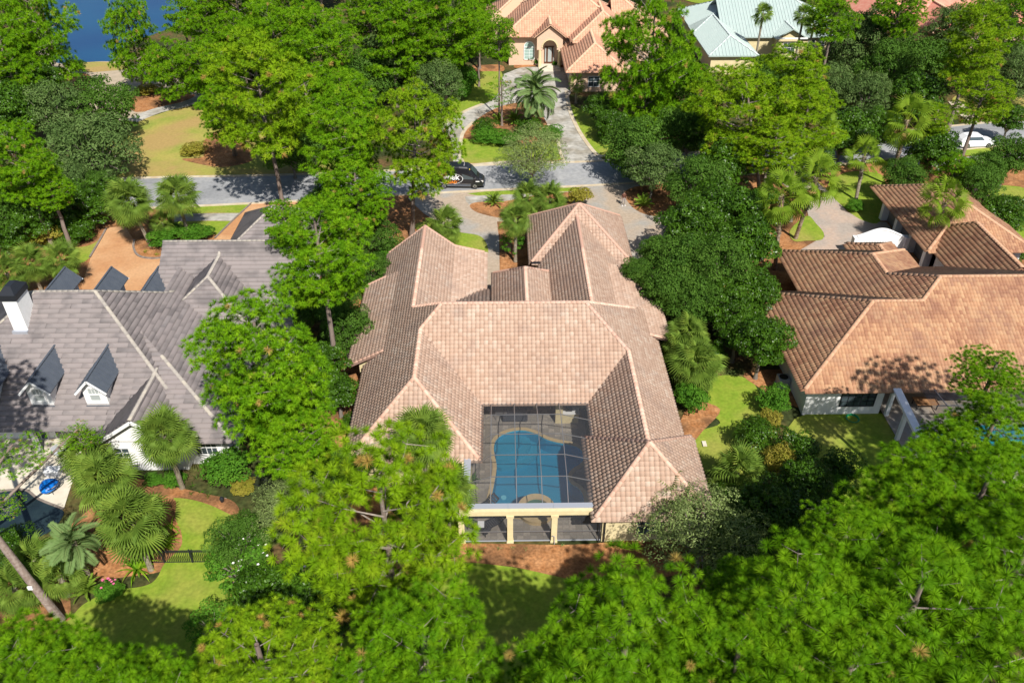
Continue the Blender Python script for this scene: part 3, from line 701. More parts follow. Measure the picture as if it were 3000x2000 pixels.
stp.obj('pool_steps', 'plaster_light', pool)
wm = bpy.data.materials.new('pool_water'); wm.use_nodes = True; N_ = wm.node_tree.nodes; L_ = wm.node_tree.links
N_.remove(N_['Principled BSDF']); tr = N_.new('ShaderNodeBsdfTransparent'); tr.inputs[0].default_value = (.42, .74, .82, 1)
gl = N_.new('ShaderNodeBsdfGlossy'); gl.inputs['Roughness'].default_value = .06; gl.inputs[0].default_value = (.8, .9, 1, 1)
fz = N_.new('ShaderNodeFresnel'); fz.inputs[0].default_value = 1.33; mx = N_.new('ShaderNodeMixShader')
nz = N_.new('ShaderNodeTexNoise'); nz.inputs['Scale'].default_value = 2.2; bp = N_.new('ShaderNodeBump'); bp.inputs['Strength'].default_value = .15; bp.inputs['Distance'].default_value = .05
tcw = N_.new('ShaderNodeTexCoord'); L_.new(tcw.outputs['Object'], nz.inputs['Vector']); L_.new(nz.outputs[0], bp.inputs['Height']); L_.new(bp.outputs[0], fz.inputs['Normal']); L_.new(bp.outputs[0], gl.inputs['Normal'])
L_.new(fz.outputs[0], mx.inputs[0]); L_.new(tr.outputs[0], mx.inputs[1]); L_.new(gl.outputs[0], mx.inputs[2]); L_.new(mx.outputs[0], N_['Material Output'].inputs[0]); MT['poolwater'] = wm
obj('water_surface', sheet('water_surface', [pool_pts], -.10, 'poolwater'), pool)
lp = B(); q = P(*c6(585, 1048), -.8); lp.tube([(q.x, q.y, -1.28), (q.x, q.y, -1.2)], .2, 12); lp.obj('pool_light', 'white', pool)
def ring(name, inner, width, z0, z1, m, parent, closed=True):
    b_ = B(); n = len(inner); cen = sum((Vector(q) for q in inner), Vector())/n; outer = []
    for i in range(n):
        d = (inner[(i+1) % n]-inner[(i-1) % n]).normalized(); s = Vector((d.y, -d.x, 0))
        if s.dot(inner[i]-cen) < 0 and False: s = -s
        outer.append(inner[i]+s*width)
    for i in range(n):
        j = (i+1) % n; a, c, d, e = inner[i], inner[j], outer[j], outer[i]
        b_.quad((*a.xy, z1), (*c.xy, z1), (*d.xy, z1), (*e.xy, z1)); b_.quad((*a.xy, z0), (*c.xy, z0), (*c.xy, z1), (*a.xy, z1)); b_.quad((*e.xy, z0), (*d.xy, z0), (*d.xy, z1), (*e.xy, z1))
    return b_.obj(name, m, parent)
area = sum(pool_pts[i].x*pool_pts[(i+1) % n].y-pool_pts[(i+1) % n].x*pool_pts[i].y for i in range(n))
ccw = pool_pts if area > 0 else pool_pts[::-1]
ring('coping', ccw, .30, -.02, .055, 'coping', pool)
spa = empty('raised_spa', (0, 0, 0), 'raised round stone spa at the near end of the pool', 'spa')
sc = P(*c6(905, 1195), .4); ci = [Vector((sc.x+.86*math.cos(t), sc.y+.9*math.sin(t), 0)) for t in np.linspace(0, 2*math.pi, 28, endpoint=False)]
ring('spa_wall', ci, .36, -1.29, .40, 'coping', spa); ring('spa_coping', [q for q in ci], .44, .402, .46, 'coping', spa)
obj('spa_floor', sheet('spa_floor', [ci], -.3, 'plaster_light'), spa); obj('spa_water', sheet('spa_water', [ci], .33, 'poolwater'), spa)

# ---------------------------------------------------------------- pool cage
cage = empty('pool_cage', (0, 0, 0), 'dark screened aluminium cage with cream columns over the swimming pool', 'screen enclosure')
sm = bpy.data.materials.new('screen_mesh'); sm.use_nodes = True; N_ = sm.node_tree.nodes; L_ = sm.node_tree.links
pb = N_['Principled BSDF']; pb.inputs['Base Color'].default_value = (.055, .06, .07, 1); pb.inputs['Roughness'].default_value = .6
tr = N_.new('ShaderNodeBsdfTransparent'); mx = N_.new('ShaderNodeMixShader'); mx.inputs[0].default_value = .38
L_.new(tr.outputs[0], mx.inputs[1]); L_.new(pb.outputs[0], mx.inputs[2]); L_.new(mx.outputs[0], N_['Material Output'].inputs[0]); MT['screen'] = sm
ZT, ZE = 3.6, 2.98
xs = [-1.5, -.77, .93, 2.61, 4.30, 6.5]; ys = [47.65, 45.7, 43.6, 41.5, 39.42, 37.62]
def cz(i, j):
    return ZE if i in (0, 5) or j in (0, 5) else ZT
XW = [xs[0] if j < 3 else -2.5 for j in range(6)]
def cp(i, j):
    x = xs[i]
    if i == 0 and j >= 4: x = -2.4
    return Vector((x, ys[j], cz(i, j)))
for i in range(1, 5):
    for j in range(5): B().bar(cp(i, j), cp(i, j+1), .055, .055).obj('roof_beam', 'barmetal', cage)
for j in range(1, 5):
    for i in range(5): B().bar(cp(i, j), cp(i+1, j), .045, .045).obj('purlin', 'gutter' if False else 'barmetal', cage)
for i in range(5):
    for j in range(5): B().quad(cp(i, j), cp(i+1, j), cp(i+1, j+1), cp(i, j+1)).obj('screen_panel', 'screen', cage)
B().quad((-2.4, 41.75, ZE), (-1.5, 41.75, ZE), (-1.5, 39.5, ZE), (-2.4, 39.5, ZE)).obj('screen_panel', 'screen', cage)
# gutter and beams on the walls
gb = B(); gb.box(-2.62, -2.15, 37.1, 41.8, 2.93, 3.03); gb.obj('side_gutter', 'gutter', cage)
for a, b2 in ((-2.62, .35), (.36, 3.3), (3.31, 6.3)): B().box(a, b2, 37.12, 37.55, 2.98, 3.05).obj('front_gutter', 'gutter', cage)
B().box(-2.78, 6.35, 36.86, 37.11, 2.62, 3.0).obj('front_beam', 'cream', cage); B().box(-2.76, -2.52, 37.13, 41.8, 2.6, 2.92).obj('side_beam', 'cream', cage)
for x in (-2.7, .49, 3.39):
    k = B().box(x-.19, x+.19, 36.84, 37.2, 0, 2.5); k.box(x-.25, x+.25, 36.80, 37.22, 2.44, 2.62).box(x-.23, x+.23, 36.81, 37.21, 0, .15); k.obj('column', 'cream', cage)
k = B().box(-2.78, -2.5, 41.5, 41.8, 0, 2.6); k.obj('column', 'cream', cage)
for a, b2 in ((-2.5, .29), (.69, 3.19), (3.59, 6.5)):
    B().quad((a, 37.02, .05), (b2, 37.02, .05), (b2, 37.02, 2.6), (a, 37.02, 2.6)).obj('screen_panel', 'screen', cage)
    B().bar((a, 37.0, .95), (b2, 37.0, .95), .05).obj('chair_rail', 'barmetal', cage); B().bar((a, 37.0, .06), (b2, 37.0, .06), .06).obj('sill_rail', 'gutter', cage)
B().quad((-2.65, 37.2, .05), (-2.65, 41.5, .05), (-2.65, 41.5, 2.6), (-2.65, 37.2, 2.6)).obj('screen_panel', 'screen', cage)
B().tube([(3.42, 36.7, 0), (3.42, 36.7, .75), (3.3, 36.7, .85), (3.25, 36.7, .75)], .025).obj('standpipe', 'gutter', cage)
# outdoor fireplace and counter
fp = empty('outdoor_counter', (0, 0, 0), 'cream masonry grill counter in the shaded corner by the pool', 'counter')
q0 = P(*c6(1090, 370)); 
B().box(q0.x, q0.x+.55, q0.y, q0.y+.6, .04, 2.4).obj('chimney_block', 'cream', fp); B().box(q0.x+.56, q0.x+1.8, q0.y, q0.y+.75, .04, .95).obj('base', 'cream', fp)
B().box(q0.x+.56, q0.x+1.85, q0.y-.05, q0.y+.8, .952, 1.02).obj('countertop', 'white', fp); B().box(q0.x+.8, q0.x+1.3, q0.y+.25, q0.y+.7, 1.022, 1.2).obj('grill', 'darkmetal', fp)
def lounger(px, py, ang, label):
    o = empty('sun_lounger', tuple(P(px, py, .04)), label, 'sun lounger', 'dark loungers inside the pool cage', math.radians(ang))
    fr = B().bar((-1, -.33, .33), (.55, -.33, .33), .05).bar((-1, .33, .33), (.55, .33, .33), .05).bar((-1, -.33, .33), (-1, .33, .33), .05)
    fr.bar((.5, -.33, .33), (1.05, -.33, .75), .05).bar((.5, .33, .33), (1.05, .33, .75), .05).bar((1.05, -.33, .75), (1.05, .33, .75), .05); fr.obj('frame', 'darkmetal', o)
    for x in (-.9, .5):
        for y in (-.33, .33): B().bar((x, y, 0), (x, y, .32), .05).obj('leg', 'darkmetal', o)
    for i in range(9): B().bar((-.93+i*.16, -.3, .36), (-.93+i*.16, .3, .36), .11, .02).obj('slat', 'fabric', o)
    for i in range(4): t = i/4+.1; B().bar((.5+t*.55, -.3, .36+t*.42), (.5+t*.55, .3, .36+t*.42), .11, .02, (-.6, 0, .8)).obj('slat', 'fabric', o)
MT['fabric'] = mat('sling_fabric', (.05, .052, .06), None, rough=.8)
lounger(*c6(320, 1395), 150, 'dark slatted sun lounger nearest the cage corner column'); lounger(*c6(470, 1370), 33, 'dark slatted sun lounger angled beside a white side table'); lounger(*c6(395, 1210), 35, 'dark lounger behind the other two, next to the coping')
st = empty('side_table', tuple(P(*c6(365, 1395), .04)), 'small white side table between two dark loungers', 'side table')
B().box(-.22, .22, -.28, .28, .42, .46).obj('tabletop', 'white', st)
for x in (-.18, .18):
    for y in (-.24, .24): B().bar((x, y, 0), (x, y, .42), .03).obj('leg', 'darkmetal', st)
sf = empty('patio_sofa', tuple(P(*c6(700, 335), .04)), 'dark outdoor sofa on the shaded paving behind the pool', 'sofa')
B().box(-.95, .95, -.35, .35, .2, .42).obj('seat', 'fabric', sf); B().box(-.95, .95, .25, .38, .42, .85).obj('backrest', 'fabric', sf)
for x in (-.95, .85): B().box(x, x+.1, -.35, .24, .422, .62).obj('armrest', 'fabric', sf)
bt = empty('patio_table', tuple(P(*c6(560, 300), .04)), 'dark square patio table beside the outdoor sofa', 'table')
B().box(-.45, .45, -.45, .45, .68, .72).obj('tabletop', 'barmetal', bt)
for x in (-.4, .4):
    for y in (-.4, .4): B().bar((x, y, 0), (x, y, .68), .04).obj('leg', 'barmetal', bt)

# ---------------------------------------------------------------- white house with dormers (left)
lh = empty('dormered_house', (0, 0, 0), 'white house with grey tiled roof, dark metal dormers and a white chimney', 'house')
lr = Roof(.682)
lr.hip(-44.6, -22.4, 45.6, 63.2, 3.0, 'x', 'hh')
lr.hip(-29.4, -17.5, 56.2, 72.0, 2.6, 'x', 'gg', m=.68)           # back wing
lr.hip(-29.8, -19.0, 54.1, 64.5, 3.6, 'y', 'hg', m=.66)           # cross wing
lr.hip(-26.7, -18.7, 71.4, 79.4, 3.0, 'y', 'hh', ridge=False)     # garage pyramid
lr.hip(-28.85, -22.65, 43.6, 50.2, 3.0, 'y', 'gg', m=.71)         # front gable
lr.plane([(-28.5, 44.1), (-19.3, 44.1), (-27.7, 52.5), (-28.5, 52.5)], (0, -1), -44.1, 3.0, .43)
lr.plane([(-19.3, 44.1), (-27.7, 52.5), (-27.7, 62), (-19.3, 62)], (1, 0), -19.3, 3.0, .43)
lr.edge((-19.3, 44.1), (-25.6, 50.4))
lroof = lr.sheath('roof', 'shC', lh)
def stain(x, y): return -.25*np.clip(np.sin(x*1.3+np.sin(y*.5)*1.5), 0, 1)
lay_tiles(lr, lroof, 'tileC', 1.6, .40, slab(1.6, .40, thick=.075), 300, 9, stain, stag=.5, jitter=.002, cull=.3)
ridge_caps(lr, lroof, 'ridgeC', .42, .13, flat=True)
wb = B()
for x0, x1, y0, y1 in [(-43.9, -23, 47.6, 62.6), (-28.4, -22.9, 44.1, 50), (-27, -19.9, 44.7, 61.4), (-29, -18, 57, 71.4), (-26.1, -19.3, 72, 78.8), (-27.8, -21, 56, 63.6)]: wb.box(x0, x1, y0, y1, 0, 2.9)
wb.quad((-28.4, 44.08, 2.85), (-23.1, 44.08, 2.85), (-25.75, 44.08, 4.85))
wb.quad((-28.95, 56.9, 3), (-28.95, 71.2, 3), (-28.95, 64.1, 7.4))
wb.obj('wall', 'white', lh)
tb = B()
for sx in (-1, 1): tb.bar((-25.75, 43.58, 5.02), (-25.75+sx*3.2, 43.58, 2.85), .10, .24)
tb.box(-22.6, -19.3, 43.98, 44.08, 2.78, 2.98).box(-44, -28.9, 45.5, 45.58, 2.8, 2.96); tb.obj('bargeboard', 'white', lh)
window(lh, wallM(-27.3, 44.09, .9, -90), 1.0, 1.3, 2, 3); window(lh, wallM(-21.5, 44.69, 1.0, -90), 1.5, 1.3, 4, 2); window(lh, wallM(-24.6, 44.09, .9, -90), 1.0, 1.3, 2, 3)
for x in (-31.0, -33.2, -35.4): window(lh, wallM(x, 47.59, .1, -90), 1.5, 2.2, 3, 2, 'white')
for x in (-30.2, -34.5, -38.8): B().box(x-.14, x+.14, 45.8, 46.08, 0, 2.9).obj('porch_post', 'white', lh)
def dormer(cx, front):
    """front: True faces the camera side, False the street side"""
    d = bpy.data.objects.new('dormer', None); link(d, lh)
    s = 1 if front else -1; yc = 54.4; f = lambda t: yc-s*t          # t: distance from the main ridge line towards the dormer's face
    tf = 7.5; zr = 6.5; ze = 5.55; hw = .80; zb = 3.85
    w_ = B(); y = f(tf)
    w_.f.append(tuple(range(5))); w_.v += [(cx-hw, y, zb), (cx+hw, y, zb), (cx+hw, y, ze+.12), (cx, y, zr-.12), (cx-hw, y, ze+.12)]
    for sx in (-1, 1): w_.quad((cx+sx*hw, y, zb-.3), (cx+sx*hw, f(2.5), zb-.3), (cx+sx*hw, f(2.5), ze+.1), (cx+sx*hw, y, ze+.1))
    w_.obj('dormer_wall', 'white', d)
    r = B(); yo = f(tf+.45)
    for sx in (-1, 1):
        ex = cx+sx*(hw+.32); zz = ze-.2
        a, b_, c, e = (cx, yo, zr), (ex, yo, zz), (ex, f(3.0), zz), (cx, f(2.6), zr)
        r.quad(a, b_, c, e); r.quad(*[(p[0], p[1], p[2]-.07) for p in (a, b_, c, e)]); r.quad(a, b_, (ex, yo, zz-.07), (cx, yo, zr-.07)); r.quad(b_, c, (ex, f(3.0), zz-.07), (ex, yo, zz-.07))
        for k in range(12):
            t = tf+.42-k*.42; p0 = Vector((cx, f(t), zr+.03)); p1 = Vector((ex, f(t), zz+.03)); r.bar(p0, p1, .04, .06)
    r.bar((cx, yo, zr+.04), (cx, f(2.6), zr+.04), .14, .08); r.obj('dormer_roof', 'slate', d)
    bb = B()
    for sx in (-1, 1): bb.bar((cx, yo-s*.02, zr-.12), (cx+sx*(hw+.32), yo-s*.02, ze-.3), .05, .16)
    bb.obj('dormer_bargeboard', 'white', d)
    fw = B(); n = -.05*s; Mx = wallM(cx, y, zb+.42, -90 if front else 90)
    for x0, x1, z0, z1 in ((-.42, -.35, 0, 1.25), (.35, .42, 0, 1.25), (-.35, .35, 0, .07), (-.35, .35, 1.18, 1.25), (-.35, .35, .6, .66)): fw.box(x0, x1, .001, .07, z0, z1, Mx)
    for x in (-.13, .1): fw.box(x, x+.03, .002, .055, .66, 1.18, Mx)
    fw.obj('window_frame', 'white', d); g = B(); g.box(-.35, .35, .004, .02, .07, 1.18, Mx); g.obj('window_pane', 'blind', d)
    if front: B().box(cx-hw-.05, cx+hw+.05, y-.12, y-.01, zb-.12, zb+.05).obj('lead_apron', 'slate', d)
for cx in (-37.55, -33.5, -29.5): dormer(cx, True)
for cx in (-37.6, -33.6, -29.55): dormer(cx, False)
ch = bpy.data.objects.new('chimney', None); link(ch, lh)
B().box(-36.75, -35.7, 51.75, 53.5, 6.5, 9.9).obj('chimney_stack', 'white', ch)
cc = B().box(-36.85, -35.6, 51.65, 53.6, 9.9, 10.35); cc.quad((-36.85, 51.65, 10.36), (-35.6, 51.65, 10.36), (-36.0, 52.2, 10.85), (-36.45, 52.2, 10.85)).quad((-35.6, 51.65, 10.36), (-35.6, 53.6, 10.36), (-36.0, 53.05, 10.85), (-36.0, 52.2, 10.85))
cc.quad((-36.85, 51.65, 10.36), (-36.45, 52.2, 10.85), (-36.45, 53.05, 10.85), (-36.85, 53.6, 10.36)).quad((-36.45, 52.2, 10.85), (-36.0, 52.2, 10.85), (-36.0, 53.05, 10.85), (-36.45, 53.05, 10.85)).quad((-36.85, 53.6, 10.36), (-36.45, 53.05, 10.85), (-36.0, 53.05, 10.85), (-35.6, 53.6, 10.36))
cc.obj('chimney_cap', 'darkmetal', ch); B().box(-36.8, -35.65, 51.5, 51.74, 7.0, 7.28).obj('chimney_flashing', 'gutter', ch)
q = P(*c5(430, 932), 7.9); k = B().tube([(q.x, q.y, q.z-.35), (q.x, q.y, q.z)], .2, 12); k.tube([(q.x, q.y, q.z), (q.x, q.y, q.z+.14)], .33, 14); k.obj('roof_vent', 'darkmetal', lh, True)
for x, y in ((1300, 870), (1595, 700)):
    q = P(*c5(x, y), 5.6 if x < 1500 else 5.9); B().tube([(q.x, q.y, q.z-.5), (q.x, q.y, q.z+.35)], .07, 8).obj('vent_pipe', 'darkmetal', lh)
q = P(1075/2.352, 1000+300/2.352, 4.6); k = B().tube([(q.x, q.y, q.z-.7), (q.x, q.y, q.z+.15)], .16, 10).tube([(q.x, q.y, q.z+.15), (q.x, q.y, q.z+.3)], .27, 12); k.obj('flue', 'graywall', lh)

# ---------------------------------------------------------------- terracotta roofed house (right)
rh = empty('terracotta_house', (0, 0, 0), 'white house with terracotta tiled roof and three garage bays behind', 'house')
rr = Roof(.5)
rr.plane([(23.3, 49), (34.35, 49), (34.35, 55.95), (30.25, 55.95)], (0, -1), -49, 3.0)
rr.plane([(34.35, 49), (62, 49), (62, 58), (36.35, 58), (34.35, 56.0)], (0, -1), -49, 3.0)
rr.plane([(23.3, 49), (30.25, 55.95), (23.3, 62.9)], (-1, 0), -23.3, 3.0)
rr.plane([(23.3, 62.9), (30.25, 55.95), (34.35, 55.95), (34.35, 62.9)], (0, 1), 62.9, 3.0)
rr.plane([(27.35, 49.0), (36.35, 58), (33.45, 60.9), (27.35, 60.9)], (-1, 0), -27.35, 3.0)
rr.plane([(27.35, 60.9), (33.45, 60.9), (33.45, 64.3), (27.35, 70.4)], (-1, 0), -27.35, 3.0)
rr.plane([(33.45, 60.9), (33.45, 64.3), (39.55, 70.4), (39.55, 60.0), (36.35, 58)], (1, 0), 39.55, 3.0)
rr.plane([(27.35, 70.4), (33.45, 64.3), (39.55, 70.4)], (0, 1), 70.4, 3.0)
rr.plane([(33.45, 60.9), (36.35, 58), (62, 58), (62, 67), (33.45, 67)], (0, 1), 67, 3.0)
for p, q in [((23.3, 49), (30.25, 55.95)), ((23.3, 62.9), (30.25, 55.95)), ((30.25, 55.95), (34.35, 55.95)), ((34.35, 56), (36.35, 58)), ((36.35, 58), (62, 58)), ((33.45, 60.9), (36.35, 58)),
             ((33.45, 60.9), (33.45, 64.3)), ((27.35, 70.4), (33.45, 64.3)), ((33.45, 64.3), (39.55, 70.4))]: rr.edge(p, q)
rr.hip(34.4, 38.8, 66.0, 71.8, 3.0, 'y', 'gh', m=.45)               # entry porch
rr.hip(41.95, 52.3, 70.3, 84.8, 3.0, 'y', 'hh')                     # garage
rr.hip(42.7, 49.7, 62.5, 74.5, 3.0, 'y', 'gh', m=.75)               # link between
rroof = rr.sheath('roof', 'shB', rh)
def patchB(x, y): return .18*np.sin(x*.9+y*.3)+.12*np.sin(y*1.7-x*.4)
lay_tiles(rr, rroof, 'tileB', .27, .38, barrel(.27, .38, .05, thick=.035), 300, 21, patchB, stag=0)
ridge_caps(rr, rroof, 'ridgeB', .45, .16)
wb = B()
for x0, x1, y0, y1 in [(23.8, 29.9, 49.5, 62.3), (29.9, 61, 52.5, 66.4), (28.9, 39.0, 62, 69.8), (43.3, 51.7, 70.9, 84.2), (43.3, 49.1, 62, 72)]: wb.box(x0, x1, y0, y1, 0, 2.85)
wb.obj('wall', 'white', rh)
window(rh, wallM(27.9, 49.49, .95, -90), 2.6, 1.3, 5, 3, 'darkmetal', 'glass'); window(rh, wallM(23.79, 56.5, .9, 180), 1.0, 1.4, 2, 3, 'darkmetal')
window(rh, wallM(23.79, 60, .9, 180), 1.0, 1.4, 2, 3, 'darkmetal')
for x in (32, 35.5, 39): window(rh, wallM(x, 52.49, .05, -90), 2.4, 2.3, 2, 1, 'darkmetal')
for y in (82.6, 79.0, 75.4, 71.9):
    k = B().box(42.55, 43.29, y-.28, y+.28, 0, 2.86); k.obj('garage_pier', 'white', rh)
for y in (80.8, 77.2, 73.6):
    d = B()
    for i in range(4): d.box(43.24, 43.29, y-1.45, y+1.45, .05+i*.6, .62+i*.6)
    d.obj('garage_door', 'barmetal', rh)
k = B().tube([(28.35, 66, 0), (28.35, 66, 2.7)], [.26, .2], 14).box(28.0, 28.7, 65.65, 66.35, 0, .3).box(28.05, 28.65, 65.7, 66.3, 2.6, 2.85); k.obj('porch_column', 'white', rh)
q = P(2542, 828, 4.6); k = B().tube([(q.x, q.y, q.z-.5), (q.x, q.y, q.z+.35)], .11, 8).tube([(q.x, q.y, q.z+.33), (q.x+.18, q.y, q.z+.45)], .14, 8).box(q.x-.3, q.x+.25, q.y-.3, q.y+.2, q.z-.55, q.z-.42); k.obj('vent_pipe', 'ridgeB', rh)
q = P(2864, 956, 5.1); B().box(q.x-.32, q.x+.32, q.y-.3, q.y+.3, q.z-.4, q.z+.18).obj('roof_vent', 'ridgeD', rh)
q = P(2559, 981, 4.6); B().box(q.x-.25, q.x+.25, q.y-.2, q.y+.2, q.z-.1, q.z+.1).obj('roof_vent', 'gutter', rh)
# curved white garden wall
cw = empty('curved_wall', (0, 0, 0), 'white garden wall with an arched top beside the garage bays', 'garden wall')
k = B(); n = 16; x0, x1, yw = 36.7, 41.6, 74.6
pr = []
for i in range(n+1):
    t = i/n; u = (t-.5)*2; h = 2.2+.85*(math.cos(u*math.pi*.85)*.5+.5) if abs(u) < .95 else 2.25
    pr.append((x0+(x1-x0)*t, h))
for (xa, ha), (xb, hb) in zip(pr, pr[1:]):
    k.quad((xa, yw-.25, 0), (xb, yw-.25, 0), (xb, yw-.25, hb), (xa, yw-.25, ha)); k.quad((xa, yw+.25, 0), (xb, yw+.25, 0), (xb, yw+.25, hb), (xa, yw+.25, ha)); k.quad((xa, yw-.3, ha), (xb, yw-.3, hb), (xb, yw+.3, hb), (xa, yw+.3, ha))
k.obj('wall_panel', 'white', cw); k = B().box(x0-.4, x0, yw-.35, yw+.35, 0, 2.2).box(x1, x1+.4, yw-.35, yw+.35, 0, 2.2); k.obj('pier', 'white', cw)
# its pool cage
rc = empty('pool_cage', (0, 0, 0), 'white framed screen cage over the turquoise pool of the terracotta roofed house', 'screen enclosure')
a = P(2622, 1130, 2.95); b_ = P(2706, 1300, 2.95); c = P(2822, 1348, 2.95); e = P(3120, 1350, 2.95); d0 = P(2770, 1348, 2.95)
B().bar(a, b_, .6, .22).bar(b_, d0, .3, .2).obj('edge_beam', 'white', rc); B().bar(d0, e, .35, .2).obj('front_beam', 'white', rc)
for t in (0.02, .45, .98): q = a.lerp(b_, t); B().bar((q.x, q.y, 0), (q.x, q.y, 2.9), .28).obj('post', 'white', rc)
for px in (2850, 2985): q = P(px, 1350, 2.95); B().bar((q.x, q.y, 0), (q.x, q.y, 2.9), .28).obj('post', 'white', rc)
for i in range(6):
    x = 33.2+i*2.2; B().bar((x, 48.8, 3.0), (x, 42.6, 3.6), .07).bar((x, 42.6, 3.6), (x, 40.3, 3.0), .07).obj('roof_beam', 'barmetal', rc)
for y, z in ((46.7, 3.2), (44.6, 3.4), (42.6, 3.6)): B().bar((32.4, y, z), (45, y, z), .06).obj('purlin', 'barmetal', rc)
B().quad((32.2, 48.8, 3.01), (45, 48.8, 3.01), (45, 42.6, 3.61), (31.6, 42.6, 3.61)).obj('screen_panel', 'screen', rc)
B().box(31.8, 46, 48.95, 49.02, 2.8, 2.95).obj('gutter', 'gutter', rc)
tag(obj('patio', sheet('patio', [[(30.2, 38), (47, 38), (47, 52.4), (30.2, 52.4)]], .13, 'paver_tan')), kind='structure')
rpool = empty('swimming_pool', (0, 0, 0), 'turquoise pool half hidden by pine branches behind the white beam', 'swimming pool')
qp = smooth_closed([P(*q) for q in [(2720, 1300), (2800, 1255), (2900, 1250), (3040, 1260), (3060, 1345), (2900, 1365), (2750, 1360)]])
MT['turq'] = mat('turquoise_water', (.02, .33, .42), (.015, .26, .40), .8, .1)
obj('water_surface', sheet('water_surface', [qp], .16, 'turq'), rpool)
tq = P(2705, 1195, 0); o = empty('patio_table', (tq.x, tq.y, .02), 'brown patio table under the neighbouring white cage', 'table')
B().box(-.9, .9, -.5, .5, .68, .74).obj('tabletop', 'paver_orange', o)
for x in (-.8, .8):
    for y in (-.4, .4): B().bar((x, y, 0), (x, y, .68), .06).obj('leg', 'darkmetal', o)
# air conditioning unit and hose at the corner
ac = empty('air_conditioner', tuple(P(2290, 1130)), 'grey air conditioning unit against the white side wall', 'air conditioner')
B().box(-.45, .45, -.45, .45, .1, .95).obj('casing', 'graywall', ac); B().tube([(0, 0, .95), (0, 0, .99)], .36, 16).obj('fan_grille', 'darkmetal', ac); B().box(-.5, .5, -.5, .5, 0, .1).obj('base', 'concrete', ac)
hs = P(2497, 1228); k = B(); pts = [(hs.x+.42*math.cos(t)*(1+.08*i), hs.y+.42*math.sin(t)*(1+.08*i), .05+.03*i) for i in range(4) for t in np.linspace(0, 2*math.pi, 14)]; k.tube(pts, .025, 5)
MT['hose'] = mat('hose', (.01, .25, .10), None, rough=.4); tag(k.obj('garden_hose', 'hose'), 'green coiled garden hose on the grass under the white wall', 'hose')

# ---------------------------------------------------------------- peach house across the street
ph = empty('peach_house', (0, 0, 0), 'peach stucco house with arched entry porch across the street', 'house')
pr_ = Roof(.62)
pr_.hip(1.0, 21.5, 137.9, 153.5, 5.0, 'x', 'hh')
pr_.hip(11.8, 22.2, 134.4, 146, 5.0, 'y', 'hg')
pr_.hip(10.4, 19.2, 124.8, 142, 3.4, 'y', 'hg')
pr_.hip(-2.2, 9, 146.5, 158, 4.6, 'x', 'hh')
pr_.hip(19, 28, 140, 154, 4.2, 'x', 'gh')
pr_.hip(5.75, 10.95, 136.5, 144, 5.1, 'y', 'gg', m=.75)
proof = pr_.sheath('roof', 'ridgeD', ph)
lay_tiles(pr_, proof, 'tileD', .42, .44, barrel(.42, .44, .08, 3), 300, 31)
ridge_caps(pr_, proof, 'ridgeD', .6, .2)
wb = B()
for x0, x1, y0, y1, z in [(1.7, 20.8, 138.5, 152.8, 4.9), (12.4, 21.6, 135, 146, 4.9), (11.0, 18.6, 125.4, 142, 3.3), (-1.6, 8.4, 147, 157.4, 4.5), (19, 27.4, 140.6, 153.4, 4.1)]: wb.box(x0, x1, y0, y1, 0, z)
wb.obj('wall', 'pinkstucco', ph)
# porch front with round arch
k = B(); pts = []; yp = 137.0; n = 12; r = 1.15; zc = 3.3
for y in (yp, yp+.35):
    for i in range(n): 
        a0, a1 = math.pi*i/n, math.pi*(i+1)/n
        zt = lambda x: 6.55-.75*abs(x)
        xa, xb = r*math.cos(a0), r*math.cos(a1)
        k.quad((8.35+xa, y, zc+r*math.sin(a0)), (8.35+xb, y, zc+r*math.sin(a1)), (8.35+xb, y, zt(xb)), (8.35+xa, y, zt(xa)))
    for s in (-1, 1): k.quad((8.35+s*r, y, 2.9), (8.35+s*2.1, y, 2.9), (8.35+s*2.1, y, zt(2.1)), (8.35+s*r, y, zt(r)))
for i in range(n):
    a0, a1 = math.pi*i/n, math.pi*(i+1)/n; k.quad(*[(8.35+r*math.cos(t), yy, zc+r*math.sin(t)) for t, yy in ((a0, yp), (a1, yp), (a1, yp+.35), (a0, yp+.35))])
for s in (-1, 1): k.box(8.35+s*1.15 if s > 0 else 8.35-2.1, 8.35+2.1 if s > 0 else 8.35-1.15, yp+.36, 138.45, 2.9, 4.9)
k.obj('porch_wall', 'pinkstucco', ph)
for s in (-1, 1): B().tube([(8.35+s*1.6, yp+.2, 0), (8.35+s*1.6, yp+.2, 2.9)], [.27, .22], 12).obj('porch_column', 'cream', ph)
k = B(); 
for i in range(n+1): pass
for i in range(n):
    a0, a1 = math.pi*i/n, math.pi*(i+1)/n
    k.bar((8.35+1.25*math.cos(a0), yp-.03, zc+1.25*math.sin(a0)), (8.35+1.25*math.cos(a1), yp-.03, zc+1.25*math.sin(a1)), .12, .16)
k.obj('arch_moulding', 'cream', ph)
MT['doorwood'] = mat('door_wood', (.10, .045, .025), None, rough=.5)
dr = B().box(7.55, 9.15, 138.38, 138.49, .25, 3.1).obj('door', 'doorwood', ph)
B().box(8.15, 8.75, 138.34, 138.375, .6, 2.9).obj('door_pane', 'blind', dr); B().box(7.65, 7.85, 138.34, 138.375, .6, 2.9).box(9.0, 9.1, 138.34, 138.375, .6, 2.9).obj('side_light', 'blind', dr)
for i, (a_, b2) in enumerate(((.26, 137.0), (.17, 136.0), (.09, 135.0))): B().box(6.6, 10.1, b2, 138.4-i*.02, 0, a_).obj('step', 'cream_deck', ph)
